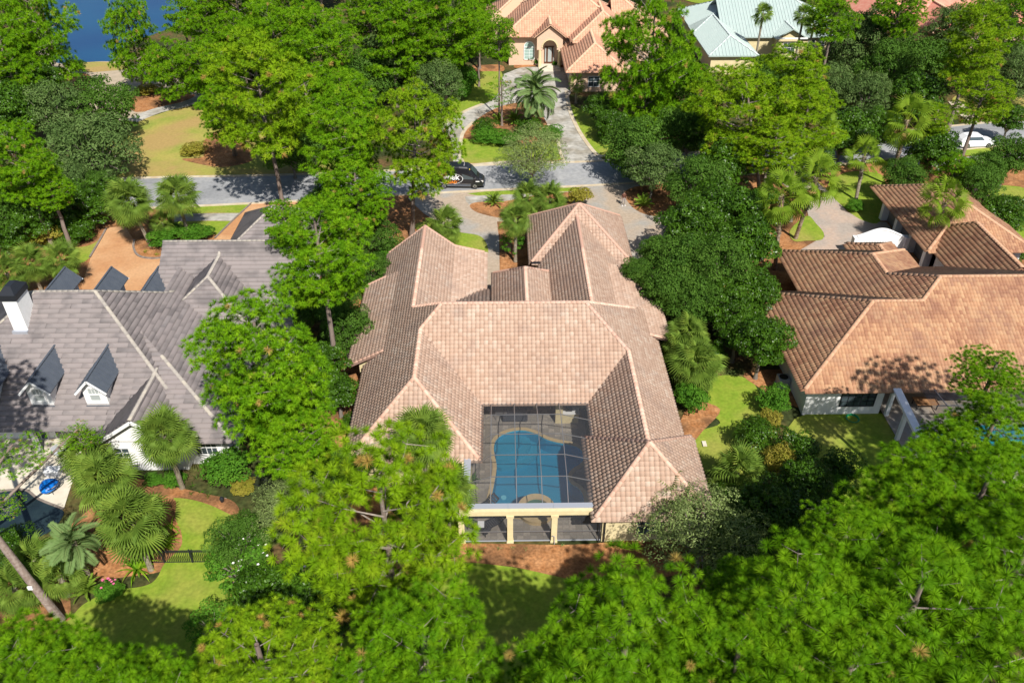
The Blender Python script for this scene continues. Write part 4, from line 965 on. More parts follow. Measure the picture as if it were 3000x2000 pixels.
for cx in (5.05, 11.45):
    f = B(); g = B(); Mx = wallM(cx, 138.49, 1.0, -90)
    for x0, x1, z0, z1 in ((-.9, -.8, 0, 2.0), (.8, .9, 0, 2.0), (-.8, .8, -.1, 0), (-.8, .8, 1.9, 2.0), (-.03, .03, 0, 1.9)): f.box(x0, x1, .001, .1, z0, z1, Mx)
    for z in (.5, 1.0, 1.5): f.box(-.8, .8, .002, .06, z-.02, z+.02, Mx)
    for i in range(10):
        a0, a1 = math.pi*i/10, math.pi*(i+1)/10; f.bar(Mx @ Vector((.85*math.cos(a0), .06, 2+.85*math.sin(a0))), Mx @ Vector((.85*math.cos(a1), .06, 2+.85*math.sin(a1))), .1)
    wf = f.obj('window', 'white', ph); MT.setdefault('paleglass', mat('pale_glass', (.30, .42, .38), None, rough=.2))
    g.box(-.8, .8, .003, .03, 0, 2.0, Mx); n0 = len(g.v); g.v += [tuple(Mx @ Vector((.8*math.cos(t), .03, 2+.8*math.sin(t)))) for t in np.linspace(0, math.pi, 12)]; g.f.append(tuple(range(n0, n0+12))); g.obj('window_pane', 'paleglass', wf)
window(ph, wallM(14.5, 125.39, .8, -90), 1.6, 1.5, 2, 2); window(ph, wallM(10.99, 130, .8, 180), 1.6, 1.5, 2, 2)
# ---------------------------------------------------------------- pale green metal roofed house
gh = empty('metal_roofed_house', (0, 0, 0), 'cream house with pale green standing seam metal roof', 'house')
gr = Roof(.5)
gr.hip(33.5, 46, 145.8, 161.5, 3.2, 'y', 'hh')
gr.hip(33.4, 41.5, 132.6, 150, 3.2, 'y', 'hg')
gr.hip(38, 60, 143, 160, 3.2, 'x', 'gh')
gr.hip(46.5, 52, 141.5, 149, 3.4, 'y', 'gg', m=.55)
gro = gr.sheath('roof', 'greenroof', gh, .18)
for k_, (poly, d, e, E, m) in enumerate(gr.pl):          # standing seams, one by one
    s = (-d[1], d[0]); us = [p[0]*s[0]+p[1]*s[1] for p in poly]; u = math.ceil(min(us)/.55)*.55; sb = B()
    while u < max(us):
        vs = []
        for i in range(len(poly)):
            p, q = poly[i], poly[(i+1) % len(poly)]; a0 = p[0]*s[0]+p[1]*s[1]-u; a1 = q[0]*s[0]+q[1]*s[1]-u
            if a0*a1 < 0: t = a0/(a0-a1); vs.append((p[0]+(q[0]-p[0])*t, p[1]+(q[1]-p[1])*t))
        if len(vs) == 2:
            zz = [E+m*(e-(x*d[0]+y*d[1])) for x, y in vs]; 
            mid = ((vs[0][0]+vs[1][0])/2, (vs[0][1]+vs[1][1])/2)
            sb.bar((*vs[0], zz[0]), (*vs[1], zz[1]), .06, .09)
        u += .55
    if sb.v: tag(sb.obj('standing_seam', 'greenrib', gro), kind='stuff')
ridge_caps(gr, gro, 'greenrib', 1.2, .14, lim=120, lift=0, name='ridge_cap', flat=True)
wb = B()
for x0, x1, y0, y1 in [(34, 45.5, 146.3, 161), (34, 41, 133.2, 150), (40, 59.4, 143.6, 159.4), (47, 51.5, 142.2, 149)]: wb.box(x0, x1, y0, y1, 0, 3.1)
wb.quad((47, 142.18, 3.1), (51.5, 142.18, 3.1), (49.25, 142.18, 4.6)); wb.obj('wall', 'cream', gh)
for x in (53.5, 55.2, 57): window(gh, wallM(x, 143.59, .8, -90), 1.0, 1.7, 2, 2)
window(gh, wallM(49.25, 142.19, .8, -90), 2.0, 1.6, 3, 2)
B().box(46.6, 51.9, 141.45, 141.52, 3.2, 3.45).obj('bargeboard', 'white', gh)
# coral roof far behind the trees
cr_ = empty('coral_roofed_house', (0, 0, 0), 'far house with a coral roof glimpsed through the treetops', 'house')
cf = Roof(.6); q = P(2720, 40, 4); cf.hip(q.x-13, q.x+22, q.y-4, q.y+12, 3.4, 'x', 'hh'); cf.hip(q.x-4, q.x+5, q.y-11, q.y+2, 3.4, 'y', 'hg')
MT['coral'] = mat('coral_roof', (.55, .20, .14), (.6, .28, .2), 1.5, .8); cro = cf.sheath('roof', 'coral', cr_)
ridge_caps(cf, cro, 'ridgeD', .8, .2); B().box(q.x-12.4, q.x+21.4, q.y-3.4, q.y+11.4, 0, 3.3).box(q.x-3.4, q.x+4.4, q.y-10.4, q.y+2, 0, 3.3).obj('wall', 'pinkstucco', cr_)

# ================================================================ PLANTS
def rot_to(D, rs):
    """(n,3) directions -> (n,3,3) frames with column 2 along D"""
    D = D/np.linalg.norm(D, axis=1, keepdims=True); r = rs.randn(*D.shape); X = np.cross(r, D); X /= np.linalg.norm(X, axis=1, keepdims=True)
    Y = np.cross(D, X); return np.stack([X, Y, D], 2)
def pine_crown(seed, Rr=4.0, up=4.2, down=4.6, nb=46, tufts=900, needles=26, nl=.36, nw=.03, clump=.75, spread=1.0, dead=.02, mat_='pine', flatness=.55, sep=.33):
    rs = np.random.RandomState(seed); limbs = B(); C = []; W_ = []
    ax = [Vector((0, 0, -down)), Vector((.15*rs.randn(), .15*rs.randn(), -down*.3)), Vector((.3*rs.randn(), .3*rs.randn(), up*.8))]
    for i in range(nb):
        if rs.rand() < .12: continue
        t = (i+.5)/nb; z = -down+(up+down)*t*.97; u = (z+down)/(up+down)
        prof = (math.sin(math.pi*min(1, (u*.93+.1))**.9)**.6)*(1 if u < .5 else 1.02) if u < .98 else .1
        L = Rr*prof*(.6+.5*rs.rand()); a = i*2.39996+rs.randn()*.3
        base = ax[0].lerp(ax[1], min(1, u*2)) if u < .5 else ax[1].lerp(ax[2], (u-.5)*2)
        base = Vector((base.x, base.y, z-.12*L-.3)); rise = .10*L+.35+.3*rs.rand()+(.9*u*L*.5)
        tip = Vector((base.x+L*math.cos(a), base.y+L*math.sin(a), min(up, base.z+rise)-.15))
        mid = base.lerp(tip, .5)+Vector((0, 0, -.05*L)); limbs.tube([base, mid, tip], [.025+.01*L, .018+.004*L, .010], 4, False)
        for f in ((1.0, .58) if L > 1.6 else (1.0,)):
            c = np.array(base.lerp(tip, f)); C.append(c+rs.randn(3)*[.18, .18, .1]*spread); W_.append(.7+.6*rs.rand())
            if L > 2.2:
                for sgn in (-1, 1):
                    q = c+np.array([-math.sin(a), math.cos(a), .15])*sgn*L*(.34 if f == 1 else .30)*(.7+.6*rs.rand()); C.append(q); W_.append(.6+.5*rs.rand())
                    limbs.tube([Vector(c)-Vector((math.cos(a), math.sin(a), .2))*.3, q], [.03, .015], 3, False)
    C.append(np.array([ax[2].x, ax[2].y, up])); W_.append(1.2)
    C = np.array(C); W_ = np.array(W_); k = rs.choice(len(C), tufts, p=W_/W_.sum())
    O = rs.randn(tufts, 3); O /= np.linalg.norm(O, axis=1, keepdims=True); O *= (.75+.3*rs.rand(tufts, 1))*clump*np.sqrt(W_[k])[:, None]; O[:, 2] = np.where(O[:, 2] < -.15, -O[:, 2], O[:, 2])*flatness
    T0 = C[k]+O
    cell = {}; keep = []                                                  # tufts keep their distance, so each reads as its own pompom
    for q in range(tufts):
        p = T0[q]; c = tuple((p/sep).astype(int)); ok = True
        for a in (-1, 0, 1):
            for b_ in (-1, 0, 1):
                for e_ in (-1, 0, 1):
                    for w in cell.get((c[0]+a, c[1]+b_, c[2]+e_), ()):
                        if ((T0[w]-p)**2).sum() < sep*sep: ok = False; break
        if ok: cell.setdefault(c, []).append(q); keep.append(q)
    keep = np.array(keep); T0 = T0[keep]; O = O[keep]; k = k[keep]; tufts = len(keep)
    out = C[k].copy(); out[:, 2] = 0; out /= (np.linalg.norm(out, axis=1, keepdims=True)+.6)
    D = O/clump*1.0+out*.25+np.array([0, 0, .8])+rs.randn(tufts, 3)*.12
    D /= np.linalg.norm(D, axis=1, keepdims=True)
    Fm = rot_to(D, rs); n = needles
    th = rs.rand(tufts, n)*2*math.pi; ph_ = np.arccos(1-1.12*rs.rand(tufts, n)); ln = nl*(.88+.2*rs.rand(tufts, n))*(.8+.35*rs.rand(tufts, 1))
    dl = np.stack([np.sin(ph_)*np.cos(th), np.sin(ph_)*np.sin(th), np.cos(ph_)], 2)
    dw = np.einsum('tij,tnj->tni', Fm, dl)
    sd_ = np.cross(dw, D[:, None]+rs.randn(tufts, n, 3)*.35); sd_ /= np.linalg.norm(sd_, axis=2, keepdims=True)+1e-6
    b0 = T0[:, None]+dw*.03; tip = b0+dw*ln[..., None]; tip[..., 2] -= .05*nl
    mid = b0+dw*(ln*.6)[..., None]; b0 = T0[:, None]+dw*(ln*.12)[..., None]; V = np.stack([b0+sd_*nw/2, tip, b0-sd_*nw/2], 2).reshape(-1, 3)
    nf = tufts*n; Fq = np.arange(nf*3).reshape(-1, 3)
    hz = (T0[:, 2]+down)/(up+down); tt = rs.rand(tufts)*.45+.22+rs.randn(tufts)*.06
    tt = np.where(rs.rand(tufts) < dead, 1.0, np.clip(tt, 0, .78)); tint = (tt[:, None]+rs.randn(tufts, n)*.05).reshape(-1).clip(0, 1)
    pass
    me = mesh_from('crown', V, Fq, MT[mat_], tint)
    return me, limbs.mesh('limbs', 'limb')
def leaf_crown(seed, Rr=4.0, H=3.2, nleaf=9000, ls=.17, blobs=34, mat_='oak', twigs=True, gap=.0, asp=.55, inner=900, up=.25, bs=.34):
    rs = np.random.RandomState(seed)
    n = blobs; g = np.arange(n)+.5; ph_ = np.arccos(1-1.75*g/n); th = math.pi*(1+5**.5)*g+rs.rand()*6
    S = np.stack([np.sin(ph_)*np.cos(th), np.sin(ph_)*np.sin(th), np.cos(ph_)], 1)
    Cb = S*(np.array([Rr, Rr, H])*(.60+.28*rs.rand(n, 1))); rb = Rr*bs*(.5+.95*rs.rand(n)**1.5)
    if gap: keep = rs.rand(n) > gap; Cb = Cb[keep]; rb = rb[keep]; n = len(Cb)
    k = rs.choice(n, nleaf, p=rb**2/(rb**2).sum()); O = rs.randn(nleaf, 3); O[:, 2] = np.where(O[:, 2] < -.3*np.abs(O[:, 2]), -O[:, 2]*.6, O[:, 2])
    O /= np.linalg.norm(O, axis=1, keepdims=True); lump = 1+.18*np.sin(O[:, 0]*7+k)*np.cos(O[:, 1]*6+k*1.3)
    T0 = Cb[k]+O*(rb[k]*lump*(.72+.33*rs.rand(nleaf)**.5))[:, None]*[1, 1, .82]
    Dn = O*1.1+rs.randn(nleaf, 3)*.5+[0, 0, up]; Fm = rot_to(Dn, rs); s = ls*(.65+.7*rs.rand(nleaf))
    q = np.array([[-.5, 0, 0], [0, -asp/2, .05], [.5, 0, -.06], [0, asp/2, .05]]); V = T0[:, None]+np.einsum('tij,qj->tqi', Fm, q)*s[:, None, None]*1.5
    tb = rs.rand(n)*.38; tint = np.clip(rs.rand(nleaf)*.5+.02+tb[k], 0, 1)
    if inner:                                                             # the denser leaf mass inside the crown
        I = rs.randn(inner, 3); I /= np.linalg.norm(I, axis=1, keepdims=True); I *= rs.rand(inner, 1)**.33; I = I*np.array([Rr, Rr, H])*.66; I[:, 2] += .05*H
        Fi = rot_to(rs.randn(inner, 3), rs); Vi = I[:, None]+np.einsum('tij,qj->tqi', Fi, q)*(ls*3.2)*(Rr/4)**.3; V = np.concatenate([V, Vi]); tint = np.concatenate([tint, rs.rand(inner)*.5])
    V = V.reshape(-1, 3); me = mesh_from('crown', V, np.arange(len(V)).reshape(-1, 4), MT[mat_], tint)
    lb = B()
    for c in Cb[::2]: lb.tube([(0, 0, -H*.9), tuple(np.array(c)*[.45, .45, .2]-[0, 0, H*.25]), tuple(c)], [.05*Rr/2, .035*Rr/2, .01], 4, False)
    return me, lb.mesh('limbs', 'limb')
def trunk_mesh(mt, seed, k=8, bend=.02):
    rs = random.Random(seed); pts = []; rad = []
    for i in range(9):
        t = i/8; pts.append((rs.uniform(-1, 1)*bend*(0 if i in (0, 8) else 1), rs.uniform(-1, 1)*bend*(0 if i in (0, 8) else 1), t)); rad.append((1.35 if i == 0 else 1.0)-.62*t)
    b = B(); b.v = []; b.f = []
    for (x, y, z), r in zip(pts, rad):
        for j in range(k): a = 2*math.pi*j/k; b.v.append((x*10+r*math.cos(a), y*10+r*math.sin(a), z))
    for i in range(8):
        for j in range(k): a = i*k; b.f.append((a+j, a+(j+1) % k, a+k+(j+1) % k, a+k+j))
    return b.mesh('trunk', mt, True)
TRK = [trunk_mesh('bark', s) for s in (1, 2, 3)]; TRK2 = [trunk_mesh('bark2', s) for s in (4, 5)]
LIB = {}
LIB['pn'] = [pine_crown(s, tufts=5200, needles=130, nl=.42, nw=.026, nb=30, clump=.9, dead=.006, flatness=.75, sep=.50) for s in (1, 2, 3)]
LIB['pny'] = [pine_crown(s, tufts=4500, needles=110, nl=.36, nw=.024, nb=34, clump=.72, dead=.02, mat_='pineY', flatness=.8, sep=.42) for s in (4,)]
LIB['pm'] = [pine_crown(s, tufts=6500, needles=46, nl=.36, nw=.05, nb=40, clump=.80, dead=.01, flatness=.66, sep=.37) for s in (5, 6, 7, 8)]
LIB['py'] = [pine_crown(s, tufts=6500, needles=46, nl=.36, nw=.05, nb=36, clump=.82, dead=.015, mat_='pineY', flatness=.66, sep=.37) for s in (9, 10)]
LIB['ps'] = [pine_crown(s, tufts=900, needles=36, nl=.36, nw=.045, nb=22, clump=.55, dead=.04, sep=.38) for s in (11,)]
LIB['oak'] = [leaf_crown(s, nleaf=14000, ls=.15, mat_='oak', blobs=60, bs=.24, gap=.05) for s in (20, 21)]
LIB['gr'] = [leaf_crown(s, nleaf=12000, ls=.16, mat_='greyoak', asp=.4, blobs=64, bs=.22, gap=.05) for s in (23, 24)]
LIB['mg'] = [leaf_crown(s, nleaf=13000, ls=l, mat_=m, blobs=b, bs=q, gap=.14) for s, l, m, b, q in ((25, .17, 'magn', 52, .25), (26, .13, 'oak', 70, .21), (27, .19, 'magn', 44, .27), (28, .15, 'magn', 60, .22))]
LIB['ol'] = [leaf_crown(s, nleaf=12000, ls=.12, mat_='olive', asp=.35, blobs=52, bs=.25, gap=.15) for s in (28,)]
LIB['sh'] = [leaf_crown(s, nleaf=5000, ls=.26, mat_='shrubG', blobs=20, bs=.42, inner=400) for s in (30, 31)]
LIB['sd'] = [leaf_crown(s, nleaf=5000, ls=.26, mat_='magn', blobs=20, bs=.42, inner=400) for s in (32, 33)]
LIB['sy'] = [leaf_crown(s, nleaf=4000, ls=.28, mat_='shrubY', blobs=18, bs=.42, inner=250, gap=.15) for s in (34,)]
LIB['sp'] = [leaf_crown(s, nleaf=3600, ls=.2, mat_='shrubG', blobs=40, bs=.2, inner=0, gap=.2) for s in (35,)]
KIND = dict(pn=('pine_tree', 'pine tree', 'pine trees'), pny=('pine_tree', 'pine tree', 'pine trees'), pm=('pine_tree', 'pine tree', 'pine trees'), py=('pine_tree', 'pine tree', 'pine trees'), ps=('pine_tree', 'pine tree', 'pine trees'),
            oak=('oak_tree', 'oak tree', 'broadleaf trees'), gr=('oak_tree', 'oak tree', 'broadleaf trees'), mg=('magnolia_tree', 'magnolia', 'broadleaf trees'), ol=('olive_tree', 'olive tree', 'broadleaf trees'),
            sh=('shrub', 'shrub', 'garden shrubs'), sd=('shrub', 'shrub', 'garden shrubs'), sy=('shrub', 'shrub', 'garden shrubs'), sp=('flowering_shrub', 'shrub', 'garden shrubs'))
cnt = {}
def tree(kind, px, py, z, rpx, label, sq=1.0, base=None, tr=.22):
    """crown centre seen at pixel px, py stands at height z with radius rpx pixels there"""
    me, lm = LIB[kind][cnt.get(kind, 0) % len(LIB[kind])]; cnt[kind] = cnt.get(kind, 0)+1
    if kind == 'ps' or 'thin pine' in label: tr = .14
    big = kind in ('oak', 'gr', 'mg')
    if big: z *= .82; rpx *= 1.16; sq *= 1.12
    c = P(px, py, z); Rr = rpx*mpp(c); s = Rr/4.0; nm, cat, grp = KIND[kind]
    b0 = Vector((c.x, c.y, 0)) if base is None else P(*base)
    t = empty(nm, tuple(b0), label, cat, grp); a = R_.uniform(0, 6.28)
    off = Vector((c.x, c.y, z))-b0
    sz = s*sq; o = obj('crown', me, t, off, (0, 0, a), (s, s, sz)); o['kind'] = 'stuff'
    if kind[0] != 's' or kind == 'sp': obj('limbs', lm, t, off, (0, 0, a), (s, s, sz))
    if kind[0] == 'p' or kind in ('oak', 'gr', 'mg', 'ol'):
        top = off+Vector((0, 0, (3.0 if kind[0] == 'p' else -.6)*sz)); L = top.length; me_ = (TRK if kind[0] == 'p' else TRK2)[cnt[kind] % 2]
        o = obj('trunk', me_, t); o.rotation_mode = 'QUATERNION'; o.rotation_quaternion = top.to_track_quat('Z', 'Y'); r = tr*(1.15 if kind[0] == 'p' else .8); o.scale = (r, r, L)
    elif kind[0] == 's':
        k = B().tube([(0, 0, 0), tuple(off*.8)], [.07, .03], 5); k.obj('stem', 'bark2', t)
    return t
# ---- palms
def fan_frond(seed, pet=.9, r=.98, seg=26, mat_='sabal', droop=.35, split=.5, span=250):
    rs = random.Random(seed); V = []; Fq = []; T = []
    def q(a, b, c, d, t): n = len(V); V.extend([a, b, c, d]); Fq.append((n, n+1, n+2, n+3)); T.append(t)
    # frond grows along +x, up is +z; petiole first
    pts = [(pet*t, 0, .18*math.sin(t*1.6)) for t in np.linspace(0, 1, 4)]
    for a, b in zip(pts, pts[1:]): q((a[0], -.018, a[2]), (b[0], -.015, b[2]), (b[0], .015, b[2]), (a[0], .018, a[2]), .8)
    hx, hz = pts[-1][0], pts[-1][2]; t0 = .2+.3*rs.random()
    for i in range(seg):
        u = (i+.5)/seg; a = math.radians(-span/2+span*u); l = r*(.72+.28*math.cos(a*.55))*(.92+.16*rs.random()); w_ = r*math.radians(span/seg)*.42
        ca, sa = math.cos(a), math.sin(a); fold = -.22*abs(sa)
        def pt(d, side, dz=0):
            z = hz+fold*d-droop*(max(0, d-.35)/r)**2*r*(.8+.5*abs(sa))+dz
            return (hx+ca*d-sa*side, sa*d+ca*side, z)
        m1, m2 = l*split, l*.8; t = t0+.25*rs.random()
        q(pt(.02, 0), pt(m1, -w_*split, .0), pt(m1+.02, 0, .05), pt(m1, w_*split, .0), t)
        q(pt(m1, -w_*split), pt(m2, -w_*.35), pt(m2, 0, .02), pt(m1+.02, 0, .05), t)
        q(pt(m1+.02, 0, .05), pt(m2, 0, .02), pt(m2, w_*.35), pt(m1, w_*split), t)
        q(pt(m2, -w_*.35), pt(l, 0, -.10-.1*rs.random()), pt(m2, w_*.35), pt(m2, 0, .02), t+.05)
    return mesh_from('frond', V, np.array(Fq), MT[mat_], np.clip(T, 0, 1))
def feather_frond(seed, L=2.0, leaf=.42, pairs=30, mat_='pindo', arch=1.0, w=.035):
    rs = random.Random(seed); V = []; Fq = []; T = []
    def q(a, b, c, d, t): n = len(V); V.extend([tuple(a), tuple(b), tuple(c), tuple(d)]); Fq.append((n, n+1, n+2, n+3)); T.append(t)
    def pt(t): return Vector((L*(t-.22*arch*t*t), 0, L*(.42*t-.62*arch*t*t)))
    t0 = .25+.25*rs.random()
    for i in range(8):
        a, b = pt(i/8), pt((i+1)/8); y = Vector((0, .02, 0)); q(a-y, b-y, b+y, a+y, .75)
    for i in range(pairs):
        t = .14+.86*i/pairs; p = pt(t); d = (pt(min(1, t+.02))-pt(t-.02)).normalized(); n_ = Vector((-d.z, 0, d.x)); l = leaf*(math.sin(math.pi*min(1, t*.92+.08))**.5)*(.85+.3*rs.random())
        for s in (-1, 1):
            dr = (d*.62+Vector((0, s, 0))*.75+n_*.35).normalized(); tip = p+dr*l-Vector((0, 0, .12*l)); m_ = p+dr*l*.5; side = d*w
            q(p, m_-side, tip, m_+side, t0+.25*rs.random())
    return mesh_from('frond', V, np.array(Fq), MT[mat_], np.clip(T, 0, 1))
FR = dict(sabal=[fan_frond(s) for s in (1, 2, 3)], wash=[fan_frond(s, 1.25, .95, 20, 'wash', .42, .55, 230) for s in (4, 5, 14)],
          pindo=[feather_frond(s) for s in (6, 7)], sago=[feather_frond(s, 1.15, .17, 30, 'sago', .62, .018) for s in (8, 9)], dead=[fan_frond(12, .7, .7, 12, 'deadfrond', .8, .5, 160)],
          dsabal=[fan_frond(s, .9, .9, 22, 'sabal', .3) for s in (13,)])
def boot_trunk(r, h, mt, boots=True, seed=1):
    rs = random.Random(seed); b = B(); n = 9; k = 10
    b.tube([(0, 0, h*i/n) for i in range(n+1)], [r*(1.25 if i == 0 else 1+.06*rs.random()) for i in range(n+1)], k)
    if boots:
        for i in range(int(h*16)):
            z = h*.45+rs.random()*h*.55; a = rs.random()*6.28; c, s = math.cos(a), math.sin(a)
            b.bar((c*r*.9, s*r*.9, z), (c*(r+.1), s*(r+.1), z+.16), .09, .03)
    return b.mesh('trunk', mt)
PT = {('palmbark', True): boot_trunk(.17, 1, 'palmbark', False), }
def palm(kind, base, top, label, nf=38, scale=1.0, lo=-55, hi=85, dead=0, name=None, cat='palm', grp='palm trees', tr=.17, boots=False, bark='palmbark', seed=0):
    """base: ground pixel; top: (pixel, height) of the crown's centre"""
    c = P(top[0], top[1], top[2]); b0 = P(*base) if base else Vector((c.x, c.y, 0)); rs = random.Random(hash((round(c.x, 1), kind)) % 9999 if False else int(abs(c.x*37+c.y*11))+seed)
    t = empty(name or {'sabal': 'cabbage_palm', 'wash': 'fan_palm', 'pindo': 'feather_palm', 'sago': 'cycad'}[kind], tuple(b0), label, cat, grp)
    off = c-b0; h = off.length
    if h > .5:
        if boots: me = boot_trunk(tr, h, bark, True, seed+int(h*10))
        else: me = boot_trunk(tr, h, bark, False, seed)
        o = obj('trunk', me, t); o.rotation_mode = 'QUATERNION'; o.rotation_quaternion = off.to_track_quat('Z', 'Y')
    g = 2.39996
    for i in range(nf):
        u = (i+.5)/nf; el = math.radians(hi+(lo-hi)*u**.85+rs.uniform(-7, 7)); a = i*g+rs.uniform(-.25, .25)
        o = obj('frond', FR[kind][i % len(FR[kind])], t, off+Vector((0, 0, -.25*u*scale)), (rs.uniform(-1.1, 1.1) if kind == 'wash' else rs.uniform(-.85, .85), -el, a)); s = scale*(.82+.3*rs.random())
        o.scale = (s, s, s); o.rotation_mode = 'XYZ'
    for i in range(dead):
        a = rs.random()*6.28; o = obj('dry_frond', FR['dead'][0], t, off+Vector((0, 0, -.35*scale)), (rs.uniform(-.3, .3), math.radians(rs.uniform(50, 85)), a)); o.scale = (scale,)*3
    return t
def clump(px, py, r, n, L, mat_, label, name='strap_leaf_plant', w=.05, cat='plant', grp='strap leaved plants', z=0, up=.9, seed=1, parts=True):
    rs = random.Random(seed+int(px)); c = P(px, py, z); t = empty(name, tuple(c), label, cat, grp)
    MTm = MT[mat_]; var = []
    for v in range(3):
        V = []; k = 5
        for i in range(k+1):
            s = i/k; x = L*(s*.95-.1*s*s); zz = L*(up*s-(.55+.25*v)*s*s); ww = w*(1-s**2*.95); V += [(x, -ww, zz), (x, ww, zz+.01)]
        var.append(mesh_from('leaf', V, np.array([(2*i, 2*i+2, 2*i+3, 2*i+1) for i in range(k)]), MTm, [.2+.25*v]*k))
    for i in range(n):
        o = obj('leaf', var[i % 3], t, (rs.uniform(-r, r)*.3, rs.uniform(-r, r)*.3, 0), (0, -rs.uniform(-.1, .55), rs.random()*6.28)); s = .7+.5*rs.random(); o.scale = (s, s, s)
    return t

# ---- the big pines, nearest first (kind, px, py, crown height, radius px, label)
T = [
 ('pny', 1130, 1545, 11.5, 262, 'yellow green pine with bare silvery twigs left of the pool cage', 1.05),
 ('pn', 1250, 1930, 15, 215, 'bright pine at the bottom edge between the lawn and the pale branched pine', .9),
 ('pn', 1830, 1905, 15.5, 248, 'bright pine at the bottom edge just right of the shaded back lawn', .9),
 ('pn', 2290, 1850, 15, 240, 'big bright pine at the bottom edge, under the grey green olive tree', .95),
 ('pn', 2660, 1800, 15, 270, 'dense pine at the bottom right, below the bare grey limbs', .9),
 ('pn', 2960, 1700, 14, 230, 'pine cut by the lower right edge of the frame', 1),
 ('pn', 2640, 1500, 12.5, 175, 'pine with bare grey limbs between the shaded lawn and the white cage', .85),
 ('pn', 2860, 1480, 13.5, 190, 'pine hanging over the front beam of the white cage', .8),
 ('pn', 2470, 1590, 12, 120, 'small bright pine between the two big pines at lower right', .9),
 ('pn', 2905, 1250, 12, 120, 'dark branched pine over the neighbouring pool at the right edge', .8),
 ('pn', 2905, 1100, 12.5, 90, 'pine top in front of the terracotta roof at the right edge', .7),
 ('pn', 2760, 1310, 10, 75, 'small pine sprays above the blue cage beam', .9),
 ('pny', 775, 1965, 15, 205, 'yellowish pine with brown tips at the bottom edge below the white flowers', .85),
 ('pn', 90, 1955, 14, 180, 'pine at the lower left corner under the leaning trunk', .8),
 ('pn', 255, 2030, 15, 175, 'pine top in the shaded lawn at the bottom left', .7),
 ('pm', 768, 1055, 12.5, 178, 'round pine standing over the dormered roof and its flower bed', 1.0),
 ('pm', 850, 1245, 8, 125, 'lower pine boughs between the round pine and the pale branched pine', .9),
 ('pm', 935, 735, 13, 140, 'wide pine between the grey roof and the blush roof', .95),
 ('pm', 830, 650, 10, 60, 'small pine beside the dark pyramid roof of the garage', .9),
 ('ps', 50, 1330, 7, 85, 'thin pine sprays over the cream patio at the left edge', .6),
 ('ps', 235, 1275, 6.5, 55, 'thin pine bough in front of the grey roof eave', .6),
 ('ps', 10, 1480, 9, 50, 'pine tuft cut by the left edge beside the dark pool', .8),
]
T += [('pn', 1680, 2050, 15, 190, 'pine cut by the bottom edge at the shaded back lawn', .9), ('pn', 2170, 1730, 13.5, 115, 'pine top touching the shade below the olive tree', .9), ('pn', 2060, 1920, 14.5, 150, 'pine between the two big pines at the bottom, below the olive tree', .9), ('pn', 2800, 1350, 11, 120, 'pine boughs over the turquoise pool water', .8),
 ('pn', 2500, 1740, 14, 120, 'pine behind the dense pine at the bottom right', .9), ('pn', 2150, 1960, 15, 180, 'pine top at the bottom edge right of centre', .9), ('pn', 2480, 1980, 15, 190, 'pine cut by the bottom edge below the small bright pine', .9),
 ('pn', 2960, 1400, 13, 120, 'pine at the right edge below the neighbouring pool', .9), ('pn', 540, 2040, 12, 100, 'yellow pine sprays at the bottom edge right of the shaded lawn', .8), ('pn', 1060, 1990, 14.5, 140, 'pine cut by the bottom edge left of centre', .9)]
for k_, x, y, z, r, lab, sq in T: tree(k_, x, y, z, r, lab, sq, (-230, 1700) if k_ == 'ps' else None)
